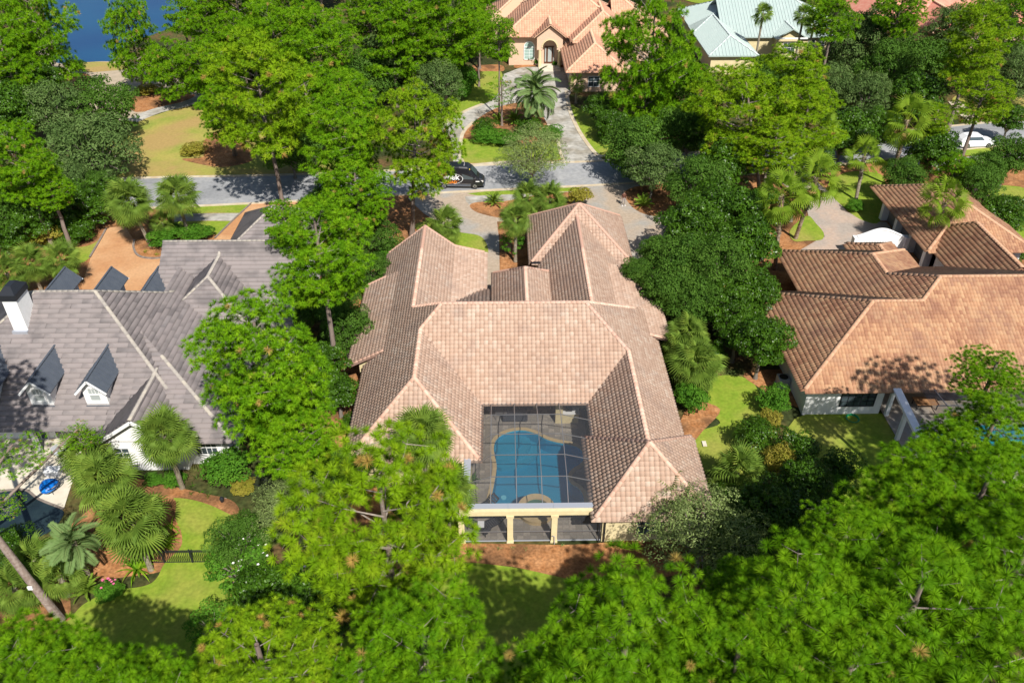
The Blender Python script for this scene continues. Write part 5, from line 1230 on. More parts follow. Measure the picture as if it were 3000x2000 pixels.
T = [
 ('py', 758, 268, 14, 148, 'tall bright pine with its long bare trunk crossing the street', 1.0, (835, 622)),
 ('pm', 655, 330, 8, 70, 'lower pine with three bare trunks left of the tall bright pine', .9, (690, 455)),
 ('pm', 1010, 400, 11, 120, 'broad pine by the street left of the black van', 1.0, (1046, 600)),
 ('py', 1225, 395, 12, 115, 'pine whose trunk stands behind the blush roof, over the black van', 1.15, (1207, 693)),
 ('pm', 1045, 560, 8, 95, 'pine boughs at the kerb below the broad street pine', .8, None),
 ('pm', 1000, 280, 9, 85, 'brown tinged pine top behind the broad street pine', .8, None),
 ('pm', 935, 130, 11, 105, 'pine with bare lower limbs left of the grey green oak', .95, (962, 245)),
 ('pm', 700, 40, 12, 95, 'pine at the top edge above the tall bright pine', 1, None),
 ('pm', 600, 60, 11, 70, 'pine by the lake at the top edge', 1, None),
 ('pm', 385, 110, 9, 72, 'cone shaped pine on the lake shore', 1.55, (420, 245)),
 ('pm', 505, 200, 6, 65, 'young pine beside the path near the lake', 1.1, (510, 280)),
 ('pm', 530, 40, 10, 50, 'pine in front of the far corner of the lake', 1, None),
 ('pm', 110, 90, 11, 100, 'tall pine on the left bank of the lake', 1.25, (110, 230)),
 ('pm', 20, 60, 11, 80, 'pine cut by the top left corner', 1.2, None),
 ('pm', 60, 470, 10, 95, 'pine over dark shade at the left edge above the fan palms', 1, None),
 ('pm', 150, 560, 7, 55, 'pine boughs left of the brick drive', .8, None),
 ('pm', 1080, 35, 11, 85, 'pine at the top edge left of the peach roof', .9, None),
 ('pm', 1200, 60, 12, 80, 'pine top behind the grey green oak', .9, None),
 ('pm', 1310, 70, 11, 95, 'dark limbed pine beside the peach house', 1, (1330, 170)),
 ('pm', 1400, 15, 10, 60, 'pine behind the left corner of the peach roof', 1, None),
 ('pm', 850, 30, 11, 70, 'pine at the top edge between bare trunks', 1, None),
 ('pm', 1462, 110, 11, 50, 'thin pine in front of the peach house', 1.1, (1463, 345)),
 ('ps', 1470, 265, 5, 45, 'lower boughs of pine over the circular drive', .9, None),
 ('pm', 1905, 165, 10, 122, 'dense dark pine right of the peach house garage', 1.45, (1900, 340)),
 ('py', 2320, 238, 11, 118, 'flat topped pine in front of the green metal roof', .8, (2225, 590)),
 ('py', 2170, 320, 10, 130, 'twin of the flat topped pine, over the dark street trees', .9, (2230, 590)),
 ('py', 2360, 350, 9, 100, 'lower yellow pine between the tall fan palms', .8, None),
 ('py', 2270, 420, 8, 90, 'pine boughs hanging above the pink paver drive', .7, None),
 ('py', 2860, 120, 12, 95, 'ring shaped yellow pine at the top right', 1.0, None),
 ('py', 2880, 280, 9, 75, 'yellow pine boughs above the far street lawn', .8, None),
 ('pm', 2450, 30, 12, 70, 'pine behind the end of the green metal roof', 1, None),
 ('pm', 2640, 20, 11, 70, 'pine at the top edge in front of the coral roof', 1, None),
 ('py', 2740, 350, 7, 50, 'low yellow pine by the bend of the street', .8, None),
 ('pm', 2800, 500, 5, 50, 'small pine behind the garage roof of the terracotta house', .9, None),
]
for k_, x, y, z, r, lab, sq, bs in T: tree(k_, x, y, z, r, lab, sq, bs)
T = [
 ('gr', 1180, 185, 5.5, 125, 'wide grey green oak between the tall pines and the circular drive', 1), ('oak', 1090, 230, 5, 80, 'dark oak left of the wide grey green oak', 1),
 ('gr', 1290, 250, 5, 70, 'grey green oak beside the clipped hedge', 1), ('oak', 850, 430, 5, 80, 'dark broadleaf tree behind the tall bare trunk', 1),
 ('oak', 60, 190, 6, 75, 'oak at the left edge below the lake', 1), ('mg', 110, 250, 6, 75, 'dark glossy tree left of the sandy path', 1), ('mg', 310, 320, 5.5, 88, 'dark glossy tree beside the dry meadow', 1),
 ('gr', 165, 330, 6, 85, 'grey green tree left of the dark glossy one at the meadow', 1), ('gr', 270, 440, 5.5, 120, 'large grey green oak at the left end of the street', .9), ('mg', 40, 340, 6, 80, 'dark tree cut by the left edge above the street', 1),
 ('mg', 250, 600, 3.5, 75, 'dark tree beside the brick drive', 1), ('mg', 90, 640, 4, 70, 'dark tree in shade at the left edge of the brick drive', 1), ('oak', 10, 610, 5, 70, 'shaded oak cut by the left edge', 1),
 ('ol', 1560, 452, 4.0, 108, 'round light green oak on the kerb beside the van', .85), ('oak', 1870, 440, 5, 90, 'green oak on the kerb right of the concrete drive', 1), ('gr', 1915, 495, 5, 78, 'grey green oak over the tree shadow on the street', .9),
 ('mg', 2045, 545, 5.5, 85, 'dark glossy tree behind the small cycad island', 1), ('oak', 2020, 380, 5, 80, 'oak under the dense dark pine', 1), ('mg', 2110, 500, 5, 80, 'dark tree below the twin pines', 1),
 ('mg', 2030, 665, 6, 88, 'broad magnolia right of the garage wing', 1), ('mg', 2150, 640, 6, 95, 'magnolia in front of the booted fan palms', 1), ('oak', 1985, 770, 5.5, 88, 'bright green tree leaning over the east roof slope', 1),
 ('mg', 2110, 790, 6, 95, 'magnolia in the middle of the dark grove', 1), ('mg', 2190, 730, 5.5, 80, 'magnolia next to the white porch column', 1), ('oak', 2030, 880, 4.5, 80, 'green tree above the palmetto by the roof corner', 1),
 ('mg', 2130, 900, 4.5, 70, 'dark tree above the side lawn', 1), ('mg', 2235, 1005, 4.5, 78, 'glossy tree touching the left eave of the terracotta roof', 1), ('oak', 1870, 790, 5, 45, 'small leafy bough over the shaded roof slope', .8),
 ('gr', 2500, 130, 5, 85, 'grey willowy tree right of the green metal roof', 1.1), ('gr', 2590, 100, 6, 75, 'grey willowy tree behind the other near the coral roof', 1.1), ('gr', 2540, 290, 4.5, 62, 'wispy grey tree between the pines at right', 1.3),
 ('mg', 2600, 210, 5, 85, 'dark oak between the willowy trees', 1), ('oak', 2690, 190, 5, 80, 'oak behind the ring shaped pine', 1), ('gr', 2975, 230, 5, 75, 'grey tree at the right edge above the far lawn', 1.1),
 ('mg', 2470, 400, 4, 70, 'dark tree behind the small fan palm on the verge', 1), ('mg', 2570, 380, 4, 65, 'dark tree between fan palms at the street', 1), ('mg', 2730, 440, 4, 70, 'dark tree hiding the white car', 1),
 ('oak', 2960, 460, 5, 60, 'green tree over the white car at the right edge', 1), ('mg', 2850, 560, 4.5, 75, 'dark tree behind the garage roof', 1), ('mg', 2930, 640, 3, 60, 'dark tree beside the far end of the garage', 1), ('oak', 2880, 500, 4, 55, 'leaning green tree by the verge', 1),
 ('oak', 2650, 520, 4, 55, 'green tree behind the garage bays', 1), ('mg', 2380, 480, 3.5, 55, 'dark tree left of the verge lawn', 1),
 ('oak', 1010, 960, 4, 70, 'leafy tree left of the blush roof by the straw bed', 1.1), ('mg', 960, 1060, 4, 62, 'dark leafy tree between the round pine and the roof', 1), ('oak', 1000, 870, 4, 50, 'light leafy tree under the wide pine', 1), ('mg', 1110, 700, 3.5, 62, 'dark tree at the back corner of the blush roof', 1.1),
 ('mg', 990, 1150, 3, 55, 'dark leafy tree beside the left wing', 1), ('oak', 890, 900, 4, 60, 'leafy tree at the right gable of the grey roof', 1),
 ('ol', 2060, 1560, 4.0, 185, 'grey green olive tree below the small pavilion roof', .8), ('mg', 2240, 1500, 4, 95, 'dark magnolia in shade right of the olive tree', 1), ('mg', 2350, 1420, 3.5, 80, 'dark glossy bush left of the shaded lawn', 1),
 ('ol', 860, 1480, 4, 130, 'brownish green tree left of the yellow green pine', .8), ('mg', 700, 1590, 4, 85, 'dark camellia above the white flowers', 1), ('mg', 930, 1790, 3, 95, 'dark leafy thicket under the yellow green pine', 1), ('mg', 1120, 1850, 4, 60, 'dark leaves in the shade below the pale trunk', 1),
 ('mg', 1340, 1020, -1, 1, '', 1),
]
for k_, x, y, z, r, lab, sq in T:
    if lab: tree(k_, x, y, z, r, lab, sq)
T = [
 ('sh', 660, 1365, 1.5, 68, 'round clipped green shrub at the corner of the white wall', .9), ('sh', 2025, 1168, 1.2, 50, 'dark green shrub beside the straw bed on the side lawn', .9), ('sh', 2265, 1175, 1.3, 48, 'bright shrub near the air conditioning unit', 1),
 ('sd', 2210, 1270, 1.6, 55, 'dark shrub on the edge of the side lawn', 1), ('sy', 2250, 1230, 1.4, 36, 'yellow green shrub behind the dark shrub of the side lawn', 1.2), ('sy', 2290, 1350, 1.5, 45, 'yellow green shrub below the coiled hose', 1.3),
 ('sd', 2330, 1310, 1.6, 60, 'dark shrub right of the yellow green shrubs', 1), ('sh', 2440, 1450, 1.3, 55, 'bright shrub at the edge of the shaded lawn', .9), ('sd', 2130, 1470, 1.5, 60, 'dark shrub in the shade behind the palmetto', 1),
 ('sh', 505, 680, .9, 35, 'low shrub in front of the pair of fan palms', .8), ('sh', 470, 700, .9, 38, 'low shrub at the foot of the left fan palm', .8), ('sh', 560, 690, .9, 35, 'low shrub beside the sidewalk bed', .8), ('sh', 600, 680, .8, 28, 'small round shrub by the brick drive end', .8),
 ('sy', 130, 690, 1.2, 55, 'rusty yellow shrub left of the brick drive', .9), ('sd', 215, 680, 1.3, 52, 'dark glossy shrub beside the brick drive', 1),
 ('sh', 1370, 235, 1.6, 32, 'clipped green hedge along the drive of the peach house', 1.3), ('sh', 1355, 265, 1.6, 30, 'clipped green hedge, its near end', 1.3), ('sd', 1345, 190, 2, 25, 'silvery shrub behind the clipped hedge', 1),
 ('sh', 1430, 398, .8, 45, 'low juniper at the left of the planted island', .5), ('sh', 1480, 405, .8, 45, 'low juniper in the middle of the planted island', .5), ('sh', 1610, 390, .8, 40, 'low juniper at the right of the planted island', .5), ('sd', 1420, 370, .9, 32, 'dark shrub behind the junipers', .9), ('sd', 1545, 375, .9, 40, 'dark shrub under the blue green palm', .8),
 ('sh', 1573, 184, .5, 8, 'small potted shrub left of the porch steps', 1), ('sh', 1626, 187, .5, 8, 'small potted shrub right of the porch steps', 1), ('sd', 1555, 172, .8, 18, 'round shrub under the left arched window', .9), ('sd', 1530, 172, .8, 16, 'round shrub left of the arched window', .9), ('sd', 1650, 172, .8, 16, 'round shrub under the right arched window', .9),
 ('sd', 1770, 395, .9, 22, 'small round shrub beside the concrete drive edging', .9), ('sp', 1500, 710, 1.8, 42, 'thin stemmed shrub beside the entry walkway', 1.2), ('sy', 1695, 575, 1.3, 38, 'bare brownish shrub behind the garage wing', .8),
 ('sp', 700, 1660, 2.6, 110, 'leggy camellia with white flowers beside the black fence', .9), ('sp', 620, 1830, 2.2, 85, 'sparse shrub with pale stems on the lower lawn', .9), ('sp', 900, 1680, 2.6, 85, 'camellia with white blooms under the yellow green pine', .9),
 ('sy', 715, 1420, .5, 38, 'low yellow grass clump beside the clipped round shrub', .5), ('sd', 1030, 1240, .9, 32, 'small leafy shrub by the left wing eave', 1), ('sh', 320, 1730, .6, 40, 'low flowering ground shrub with pink blooms', .5),
 ('sh', 510, 1405, .5, 34, 'dark grassy shrub under the front fan palm', .6), ('sh', 450, 1405, .5, 28, 'grassy shrub against the white wall', .6),
 ('sh', 2505, 605, .7, 24, 'small round bush at the edge of the pink paver drive', .9), ('sd', 225, 195, 1.3, 24, 'dark bush on the shore by the lake', 1), ('sh', 540, 1500, -1, 0, '', 1), ('sd', 30, 1580, 1.5, 50, 'dark plants beside the shaded pool', .8),
 ('sd', 2080, 1040, 1.2, 40, 'dark shrub between the palmettos and the side lawn', 1), ('sh', 1780, 590, -1, 0, '', 1), ('sy', 430, 265, .6, 40, 'dry grass tufts by the lake path', .4), ('sy', 570, 440, .6, 42, 'dry grass tufts beside the pine straw bed', .5),
 ('sd', 2900, 700, 1.5, 50, 'dark shrub at the right end of the garage', 1), ('sd', 2960, 740, 1.0, 45, 'dark shrub against the small white wall', .8), ('sh', 1290, 660, -1, 0, '', 1), ('sh', 1530, 620, -1, 0, '', 1),
]
for k_, x, y, z, r, lab, sq in T:
    if lab: tree(k_, x, y, z, r, lab, sq)
T = [
 ('oak', 1915, 735, 4.2, 42, 'leafy tree standing between the garage wing and the magnolias', 1), ('oak', 1965, 850, 4.5, 80, 'bright green tree whose shade falls on the east roof slope', 1),
 ('mg', 60, 560, 4, 80, 'shaded tree behind the pine at the left edge', 1), ('gr', 190, 540, 4.5, 75, 'grey green tree right of the pine at the left edge', 1), ('sd', 30, 700, 1.5, 60, 'dark thicket at the left edge beside the rusty shrub', 1),
 ('mg', 300, 560, 3.5, 55, 'dark tree beside the left fan palm', 1), ('mg', 1010, 640, 4, 70, 'dark tree under the street pines, left of the drive', 1), ('oak', 1080, 800, 3.5, 55, 'leafy tree in the straw bed by the back left wing', 1.1),
 ('mg', 960, 600, 4, 65, 'dark tree by the street between two pine trunks', 1), ('sh', 1130, 760, 1.2, 38, 'leafy shrub against the back left corner of the house', 1),
 ('oak', 1000, 770, 3.5, 55, 'leafy tree below the wide pine trunk', 1), ('oak', 720, 180, 5, 85, 'green tree between the lake pines and the tall bright pine', 1), ('mg', 850, 200, 5, 70, 'dark tree at the bare trunks', 1),
  ('pm', 800, 100, 11, 80, 'pine above the dark gap of bare trunks', 1), ('pm', 700, 120, 9, 70, 'pine left of the dark gap of bare trunks', 1), ('pm', 900, 300, 9, 75, 'pine right of the tall bright pine', 1),
 ('oak', 1950, 240, 5, 90, 'green tree at the foot of the dense dark pine', 1), ('pm', 2050, 270, 6, 65, 'pine between the green roof and the twin pines', 1),
 ('mg', 2240, 250, 4, 70, 'dark tree under the green metal roof', 1), ('gr', 2440, 270, 4, 75, 'grey green tree under the arched windows of the green roofed house', 1), ('mg', 2680, 300, 4, 70, 'dark tree behind the tallest fan palm', 1),
 ('mg', 2780, 200, 4.5, 70, 'dark tree between the yellow pines', 1), ('pm', 2960, 60, 10, 80, 'pine at the top right corner', 1), ('gr', 2790, 90, 5, 70, 'grey green tree below the coral roof', 1), ('mg', 2960, 350, 4, 45, 'dark tree on the far lawn at the right edge', 1),
 ('mg', 2330, 590, 3, 45, 'dark undergrowth between the booted fan palms', 1), ('mg', 2230, 620, 4, 65, 'dark tree left of the booted fan palms', 1), ('mg', 2080, 700, 5.5, 80, 'magnolia between the broad one and the grove', 1), ('mg', 2200, 860, 4.5, 75, 'dark tree above the left eave of the terracotta roof', 1),
 ('mg', 2040, 790, 4.5, 80, 'dark tree behind the palmettos', 1), ('mg', 2085, 620, 5, 75, 'dark magnolia at the cycad island', 1), ('mg', 2160, 980, 3.5, 60, 'dark tree over the top of the side lawn', 1),
 ('mg', 2330, 1560, 3, 110, 'dark thicket left of the small bright pine', 1), ('mg', 2150, 1600, 3, 95, 'dark thicket below the olive tree', 1), ('sd', 2460, 1380, 1.5, 60, 'dark shrub in the shaded neighbour lawn', 1),
 ('mg', 560, 1550, 1.2, 1, '', 1), ('pn', 1560, 2040, 12, 90, 'pine top at the bottom edge in the shaded back lawn', .8), ('mg', 800, 1760, 3, 100, 'dark thicket below the white camellias', 1), ('oak', 1000, 1380, 3, 70, 'leafy tree between the round pine and the pale branched pine', 1),
 ('oak', 930, 1350, 3, 60, 'leafy bush right of the round pine', 1), ('sd', 60, 1660, 1.5, 60, 'dark shrubs round the low palms at the left edge', 1), ('pm', 1150, 130, 9, 80, 'pine behind the wide grey green oak', 1), ('pm', 1400, 100, 8, 55, 'pine left of the thin pine', 1),
 ('oak', 1340, 120, 4, 50, 'shaded tree left of the peach house', 1), ('oak', 640, 250, 4, 60, 'tree at the end of the lake path', 1), ('pm', 600, 190, 7, 70, 'pine over the lake path end', 1), ('mg', 1760, 320, 3, 45, 'dark tree by the peach garage', 1), ('mg', 1800, 370, 2.6, 50, 'dark tree above the right front lawn', 1),
 ('pm', 20, 180, 9, 80, 'pine at the left edge under the lake', 1), ('gr', 2900, 60, 5, 80, 'grey tree below the top right corner', 1),
]
for k_, x, y, z, r, lab, sq in T:
    if lab: tree(k_, x, y, z, r, lab, sq)
for x, y, z, r, lab in ((400, 2090, 15, 190, 'pine just below the frame whose shade darkens the lower left lawn'),): tree('pn', x, y, z, r, lab)
# neighbours of the foreground pines, below the frame, whose shade falls on the lawns in view
for i, (x, y) in enumerate(((-19.5, 13.5), (-24.5, 14.5), (-14, 12.5), (-8, 12), (1, 13), (8, 13), (15, 13), (22, 14), (29, 17), (33, 24), (35.5, 32), (35.2, 36.5))):
    me, lm = LIB['pn'][i % 3]; z = 14.0; t = empty('pine_tree', (x, y, 0), 'pine standing below the frame whose shade reaches the lawns', 'pine tree', 'pines below the frame')
    o = obj('crown', me, t, (0, 0, z), (0, 0, i*1.3), (1.05, 1.05, 1)); o['kind'] = 'stuff'; o = obj('trunk', TRK[i % 3], t); o.scale = (.25, .25, z+3)
# distant woods past the top edge and round the frame, one tree at a time
wl = 'distant pine in the wood beyond the peach house'
for i in range(26):
    x = -60+i*8.2+R_.uniform(-3, 3); y = 172+R_.uniform(-6, 14)+(14 if 33 < x < 62 else 0)
    if -110 < x < -48 or (-4 < x < 24 and y < 170): continue
    me, lm = LIB['pm'][i % 4]; t = empty('pine_tree', (x, y, 0), wl, 'pine tree', 'distant pines'); s = 1.1+R_.random()*.4; z = 9+R_.random()*3
    o = obj('crown', me, t, (0, 0, z), (0, 0, R_.random()*6), (s,)*3); o['kind'] = 'stuff'; o = obj('trunk', TRK[i % 3], t); o.scale = (.25, .25, z+3)
# ---- palms
palm('sabal', (442, 722), (378, 590, 5.3), 'left fan palm of the pair beside the brick drive', 44, 1.4, dead=2)
palm('sabal', (553, 688), (518, 575, 5.2), 'right fan palm of the pair beside the brick drive', 44, 1.35)
palm('sabal', (500, 700), (475, 650, 2.2), 'short fan palm between the taller pair', 26, .8)
palm('sabal', (535, 1430), (482, 1275, 6.0), 'fan palm with a clean trunk in front of the white gable', 46, 1.15, dead=3)
palm('sabal', None, (300, 1400, 4.6), 'dark dense palmetto beside the cream patio', 40, 1.2); palm('sabal', None, (250, 1330, 4.0), 'palmetto behind the dark dense one, by the porch', 34, 1.1)
palm('sabal', None, (385, 1520, 4.8), 'large bright palmetto right of the blue green palm', 46, 1.35, dead=3); palm('pindo', None, (215, 1590, 3.6), 'blue green feather palm beside the dark pool', 34, 1.15)
palm('sabal', None, (1000, 1700, -9), '', 0) if False else None
palm('sabal', None, (100, 1640, 2.5), 'low green palm beside the leaning trunk', 26, 1.0); palm('sabal', None, (40, 1720, 2.0), 'low fan palm at the left edge under the leaning trunk', 24, 1.0); palm('sabal', None, (175, 1690, 1.8), 'small fan palm right of the leaning trunk', 20, .9)
palm('sabal', None, (90, 770, 3.2), 'palmetto at the left edge behind the chimney', 34, 1.1); palm('sabal', None, (180, 760, 3.4), 'palmetto behind the rear dormers', 34, 1.1); palm('sabal', None, (20, 800, 3), 'palmetto cut by the left edge above the chimney', 30, 1.1)
palm('sabal', None, (1240, 1275, 6.2), 'round fan palm with yellow fronds against the left wing roof', 44, 1.2, dead=1); palm('sabal', None, (1315, 1430, 3.4), 'fan palm squeezed between the pine and the cage column', 32, 1.15)
palm('sabal', None, (1305, 655, 2.8), 'blue green fan palm on the entry lawn', 38, 1.15); palm('sabal', None, (1510, 640, 5.0), 'fan palm with its trunk by the entry walkway', 34, 1.0)
palm('sabal', None, (1545, 575, 4.0), 'fan palm left of a tight pair behind the garage wing', 36, 1.1); palm('sabal', None, (1612, 580, 3.8), 'fan palm right of a tight pair behind the garage wing', 36, 1.1, dead=1)
palm('sabal', None, (2015, 985, 3.0), 'palmetto at the corner of the east roof slope', 36, 1.2); palm('sabal', None, (2040, 1065, 2.8), 'bright palmetto above the side lawn shrub', 40, 1.3); palm('sabal', None, (1995, 1020, 2.6), 'palmetto tucked between the roof and the bright one', 30, 1.0)
palm('sabal', None, (2160, 1385, 2.6), 'dark palmetto below the side lawn', 36, 1.25); palm('sabal', None, (1960, 1450, 2.8), 'palmetto top behind the olive tree', 28, 1.1)
palm('wash', (2270, 790), (2290, 575, 8.2), 'tall booted fan palm at the left of the pink paver drive', 25, 1.4, lo=-60, boots=True, bark='washbark', tr=.2, dead=3)
palm('wash', (2330, 700), (2392, 520, 7.6), 'booted fan palm leaning over the small drive lawn', 25, 1.35, lo=-65, boots=True, bark='washbark', tr=.2, dead=4)
palm('wash', (2507, 588), (2533, 458, 5.2), 'fan palm with pale trunk on the verge lawn', 20, 1.2, lo=-45, boots=True, bark='palmbark', tr=.19)
palm('wash', (2607, 545), (2658, 352, 8.6), 'tallest fan palm, with orange dry fronds, behind the verge', 26, 1.45, lo=-65, boots=True, bark='washbark', tr=.2, dead=8)
palm('wash', (2705, 765), (2768, 595, 6.6), 'fan palm growing against the garage roof', 25, 1.3, lo=-50, boots=True, bark='washbark', tr=.19)
palm('wash', (2340, 500), (2412, 375, 7.0), 'fan palm half hidden behind the yellow pine', 22, 1.25, lo=-70, dead=5)
palm('sabal', None, (2236, 40, 8.5), 'fan palm in front of the green metal roof', 26, 1.05); palm('sabal', None, (2355, 45, 8.5), 'left fan palm of two at the end of the green roof', 26, 1.05); palm('sabal', None, (2385, 70, 7.5), 'right fan palm of two at the end of the green roof', 26, 1.05)
palm('pindo', None, (1568, 270, 5.2), 'large blue green feather palm on the planted island', 52, 2.15, lo=-60, dead=2, tr=.3)
palm('sabal', None, (1690, 245, 3), 'slender palm clump against the peach garage wall', 18, .9)
for x, y, s, l in ((1448, 588, 1.35, 'cycad on the straw island behind the entry'), (1886, 596, 1.3, 'cycad on the island near the standing person'), (1508, 352, 1.5, 'yellow green cycad in front of the blue green palm'), (1460, 350, 1.1, 'dark cycad left of the yellow green one'), (253, 1723, 1.1, 'dark cycad with an orange heart by the lower left lawn'), (1385, 570, .01, '')):
    if l: palm('sago', None, (x, y, .5), l, 34, s, lo=-5, hi=70, grp='cycads', cat='cycad')
clump(405, 1672, .3, 40, 1.5, 'strap', 'large bright strap leaved plant in front of the fence', w=.07); clump(485, 1600, .3, 26, 1.3, 'strap', 'bright strap leaved plant behind the black fence', w=.06); clump(505, 1545, .25, 16, 1.2, 'strap', 'spiky leaved plant beside the big palmetto', w=.05)
for i, (x, y) in enumerate(((1415, 1605), (1460, 1608), (1500, 1606), (1540, 1608), (1645, 1600))): clump(x, y, .1, 9, .32, 'olive', 'small dry seedling in the straw bed under the cage wall', 'seedling', .015, 'plant', 'seedlings in the straw bed')
for i, (x, y) in enumerate(((565, 1425), (588, 1445), (612, 1455), (575, 1400), (560, 1450))): clump(x, y, .1, 10, .4, 'magn', 'small dark seedling in the mulch by the white wall', 'seedling', .02, 'plant', 'seedlings by the white wall')
for i, (x, y) in enumerate(((300, 1130, ), (430, 1130))): pass
for x, y, l in ((440, 700, 'grass tuft on the edge of the planted island'), (457, 748, 'grass tuft near the stone edging'), (425, 740, 'grass tuft on the bare part of the island')): clump(x, y, .2, 26, .5, 'shrubY', l, 'grass_tuft', .015, 'grass tuft', 'grass tufts')
clump(*c6(290, 935), .2, 26, .75, 'shrubG', 'green fern on the paving inside the pool cage', 'fern', .05, 'plant', 'ferns')
# leaning bare trunk at lower left, its crown outside the frame
lt = empty('pine_tree', tuple(P(185, 1828)), 'leaning bare pine trunk with a small white box nailed to it', 'pine tree', 'pine trees')
tp = P(-20, 1560, 6.2)-P(185, 1828); up_ = tp*2.6; B().tube([(0, 0, -.1), (.02, .01, .35), tuple(tp*.5), tuple(tp), tuple(up_)], [.45, .27, .24, .21, .12], 10).obj('trunk', 'bark', lt, True)
o = obj('crown', LIB['pn'][0][0], lt, up_, (0, 0, 1), (1, 1, .8)); o['kind'] = 'stuff'
q = tp*.45; B().box(q.x-.14, q.x+.14, q.y-.33, q.y-.25, q.z-.12, q.z+.14).obj('nest_box', 'white', lt)
# white blooms on the camellias
MT['bloom'] = mat('white_bloom', (.8, .78, .74), None, rough=.7); MT['pinkbloom'] = mat('pink_bloom', (.7, .15, .3), None, rough=.7)
bl = B(); 
def blooms(cx, cy, z, n, rr, label, m, seed):
    rs = random.Random(seed); b = B(); c = P(cx, cy, z)
    for i in range(n):
        x, y, zz = c.x+rs.uniform(-rr, rr), c.y+rs.uniform(-rr, rr), z+rs.uniform(-.3, .5); s = .07
        for k in range(5):
            a = k*1.257; b.quad((x, y, zz), (x+s*math.cos(a-.5), y+s*math.sin(a-.5), zz+.03), (x+1.3*s*math.cos(a), y+1.3*s*math.sin(a), zz+.02), (x+s*math.cos(a+.5), y+s*math.sin(a+.5), zz+.03))
    return tag(b.obj('blossoms', m), label, 'flowers', kind='stuff')
blooms(740, 1640, 3.6, 16, 1.3, 'white camellia flowers over the dark leaves', 'bloom', 1); blooms(900, 1700, 3.4, 12, 1.2, 'white camellia flowers under the pine', 'bloom', 2); blooms(320, 1715, .7, 12, .5, 'pink flowers on the low shrub', 'pinkbloom', 3)

# ================================================================ THINGS
# van
def loft(name, secs, m, parent, smooth=False):
    b = B(); k = len(secs[0])
    for s in secs: b.v += [tuple(p) for p in s]
    for i in range(len(secs)-1):
        for j in range(k): a = i*k; b.f.append((a+j, a+(j+1) % k, a+k+(j+1) % k, a+k+j))
    b.f.append(tuple(range(k))); b.f.append(tuple((len(secs)-1)*k+j for j in range(k-1, -1, -1)))
    return b.obj(name, m, parent, smooth)
MT['vanpaint'] = mat('black_paint', (.012, .012, .016), None, rough=.22, spec=.6); MT['cladding'] = mat('grey_cladding', (.07, .08, .10), None, rough=.5)
MT['tyre'] = mat('tyre', (.02, .02, .02), None, rough=.9); MT['rim'] = mat('rim', (.5, .5, .52), None, rough=.3, metal=.8)
MT['carwhite'] = mat('white_car_paint', (.78, .78, .80), None, rough=.2, spec=.6); MT['letter'] = mat('white_lettering', (.8, .8, .8), None, rough=.5)
MT['orange'] = mat('orange_lettering', (.85, .25, .02), None, rough=.5); MT['lamp'] = mat('lamp_lens', (.65, .62, .6), None, rough=.1); MT['yellow'] = mat('yellow_sticker', (.75, .6, .03), None, rough=.5)
pa, pb_ = P(1298, 553), P(1395, 554); ang = math.atan2(pb_.y-pa.y, pb_.x-pa.x)
vc = (pa+pb_)/2; nrm = Vector((-math.sin(ang), math.cos(ang), 0)); base = vc+nrm*.95+Vector((math.cos(ang), math.sin(ang), 0))*.0
van = empty('van', (base.x, base.y, .02), 'black high roof van with an oval white and orange logo parked at the kerb', 'van', None, ang)
def sec(x, w, zb, zbelt, zt, wt):
    return [(x, -w, zb), (x, w, zb), (x, w*1.0, zbelt), (x, wt, zt-.14), (x, wt*.86, zt), (x, -wt*.86, zt), (x, -wt, zt-.14), (x, -w*1.0, zbelt)]
S_ = [sec(-3.0, .93, .42, 1.95, 2.55, .82), sec(-2.9, .99, .36, 1.98, 2.68, .88), sec(0, 1.0, .34, 1.98, 2.74, .89), sec(1.0, 1.0, .34, 1.9, 2.66, .86), sec(1.35, 1.0, .34, 1.75, 2.45, .82),
      sec(2.05, .99, .34, 1.30, 1.62, .84), sec(2.35, .97, .34, 1.12, 1.32, .86), sec(2.75, .92, .36, .95, 1.14, .82), sec(2.95, .80, .42, .8, .95, .70)]
loft('body', S_, 'vanpaint', van)
B().quad((1.02, -.84, 2.60), (1.02, .84, 2.60), (2.10, .84, 1.58), (2.10, -.84, 1.58)) and None
wsd = B(); wsd.quad((1.42, -.74, 2.42), (1.42, .74, 2.42), (2.06, .80, 1.66), (2.06, -.80, 1.66)); wsd.obj('windscreen', 'glass', van)
sw = B()
for s in (-1, 1): sw.quad((.35, s*1.012, 1.25), (1.75, s*1.012, 1.22), (1.5, s*.985, 1.72), (1.15, s*.975, 1.9), (.35, s*1.0, 1.92))
sw.obj('side_window', 'glass', van)
cl = B()
for s in (-1, 1): cl.box(-1.45, 1.35, s*1.0-.02, s*1.0+.02, .34, .62)
cl.box(2.3, 3.02, -.88, .88, .36, .62).obj('cladding', 'cladding', van); tk = B()
for s in (-1, 1): tk.bar((-1.45, s*1.03, .37), (1.4, s*1.03, .37), .03).bar((-1.45, s*1.025, .64), (1.4, s*1.025, .64), .025)
tk.obj('side_trim', 'rim', van)
def wheel(x, y, r, parent, s=-1):
    tw = B().tube([(x, y-.11, r), (x, y+.11, r)], r, 20).obj('wheel', 'tyre', parent); rm = B().tube([(x, y+s*.115, r), (x, y+s*.13, r)], r*.62, 16)
    rm.obj('rim', 'rim', tw); hb = B()
    for k in range(5): a = k*1.2566; hb.bar((x, y+s*.135, r), (x+r*.55*math.cos(a), y+s*.135, r+r*.55*math.sin(a)), .05)
    hb.obj('hub', 'darkmetal', tw)
for x in (-1.84, 1.84):
    for s in (-1, 1): wheel(x, s*.92, .36, van, s)
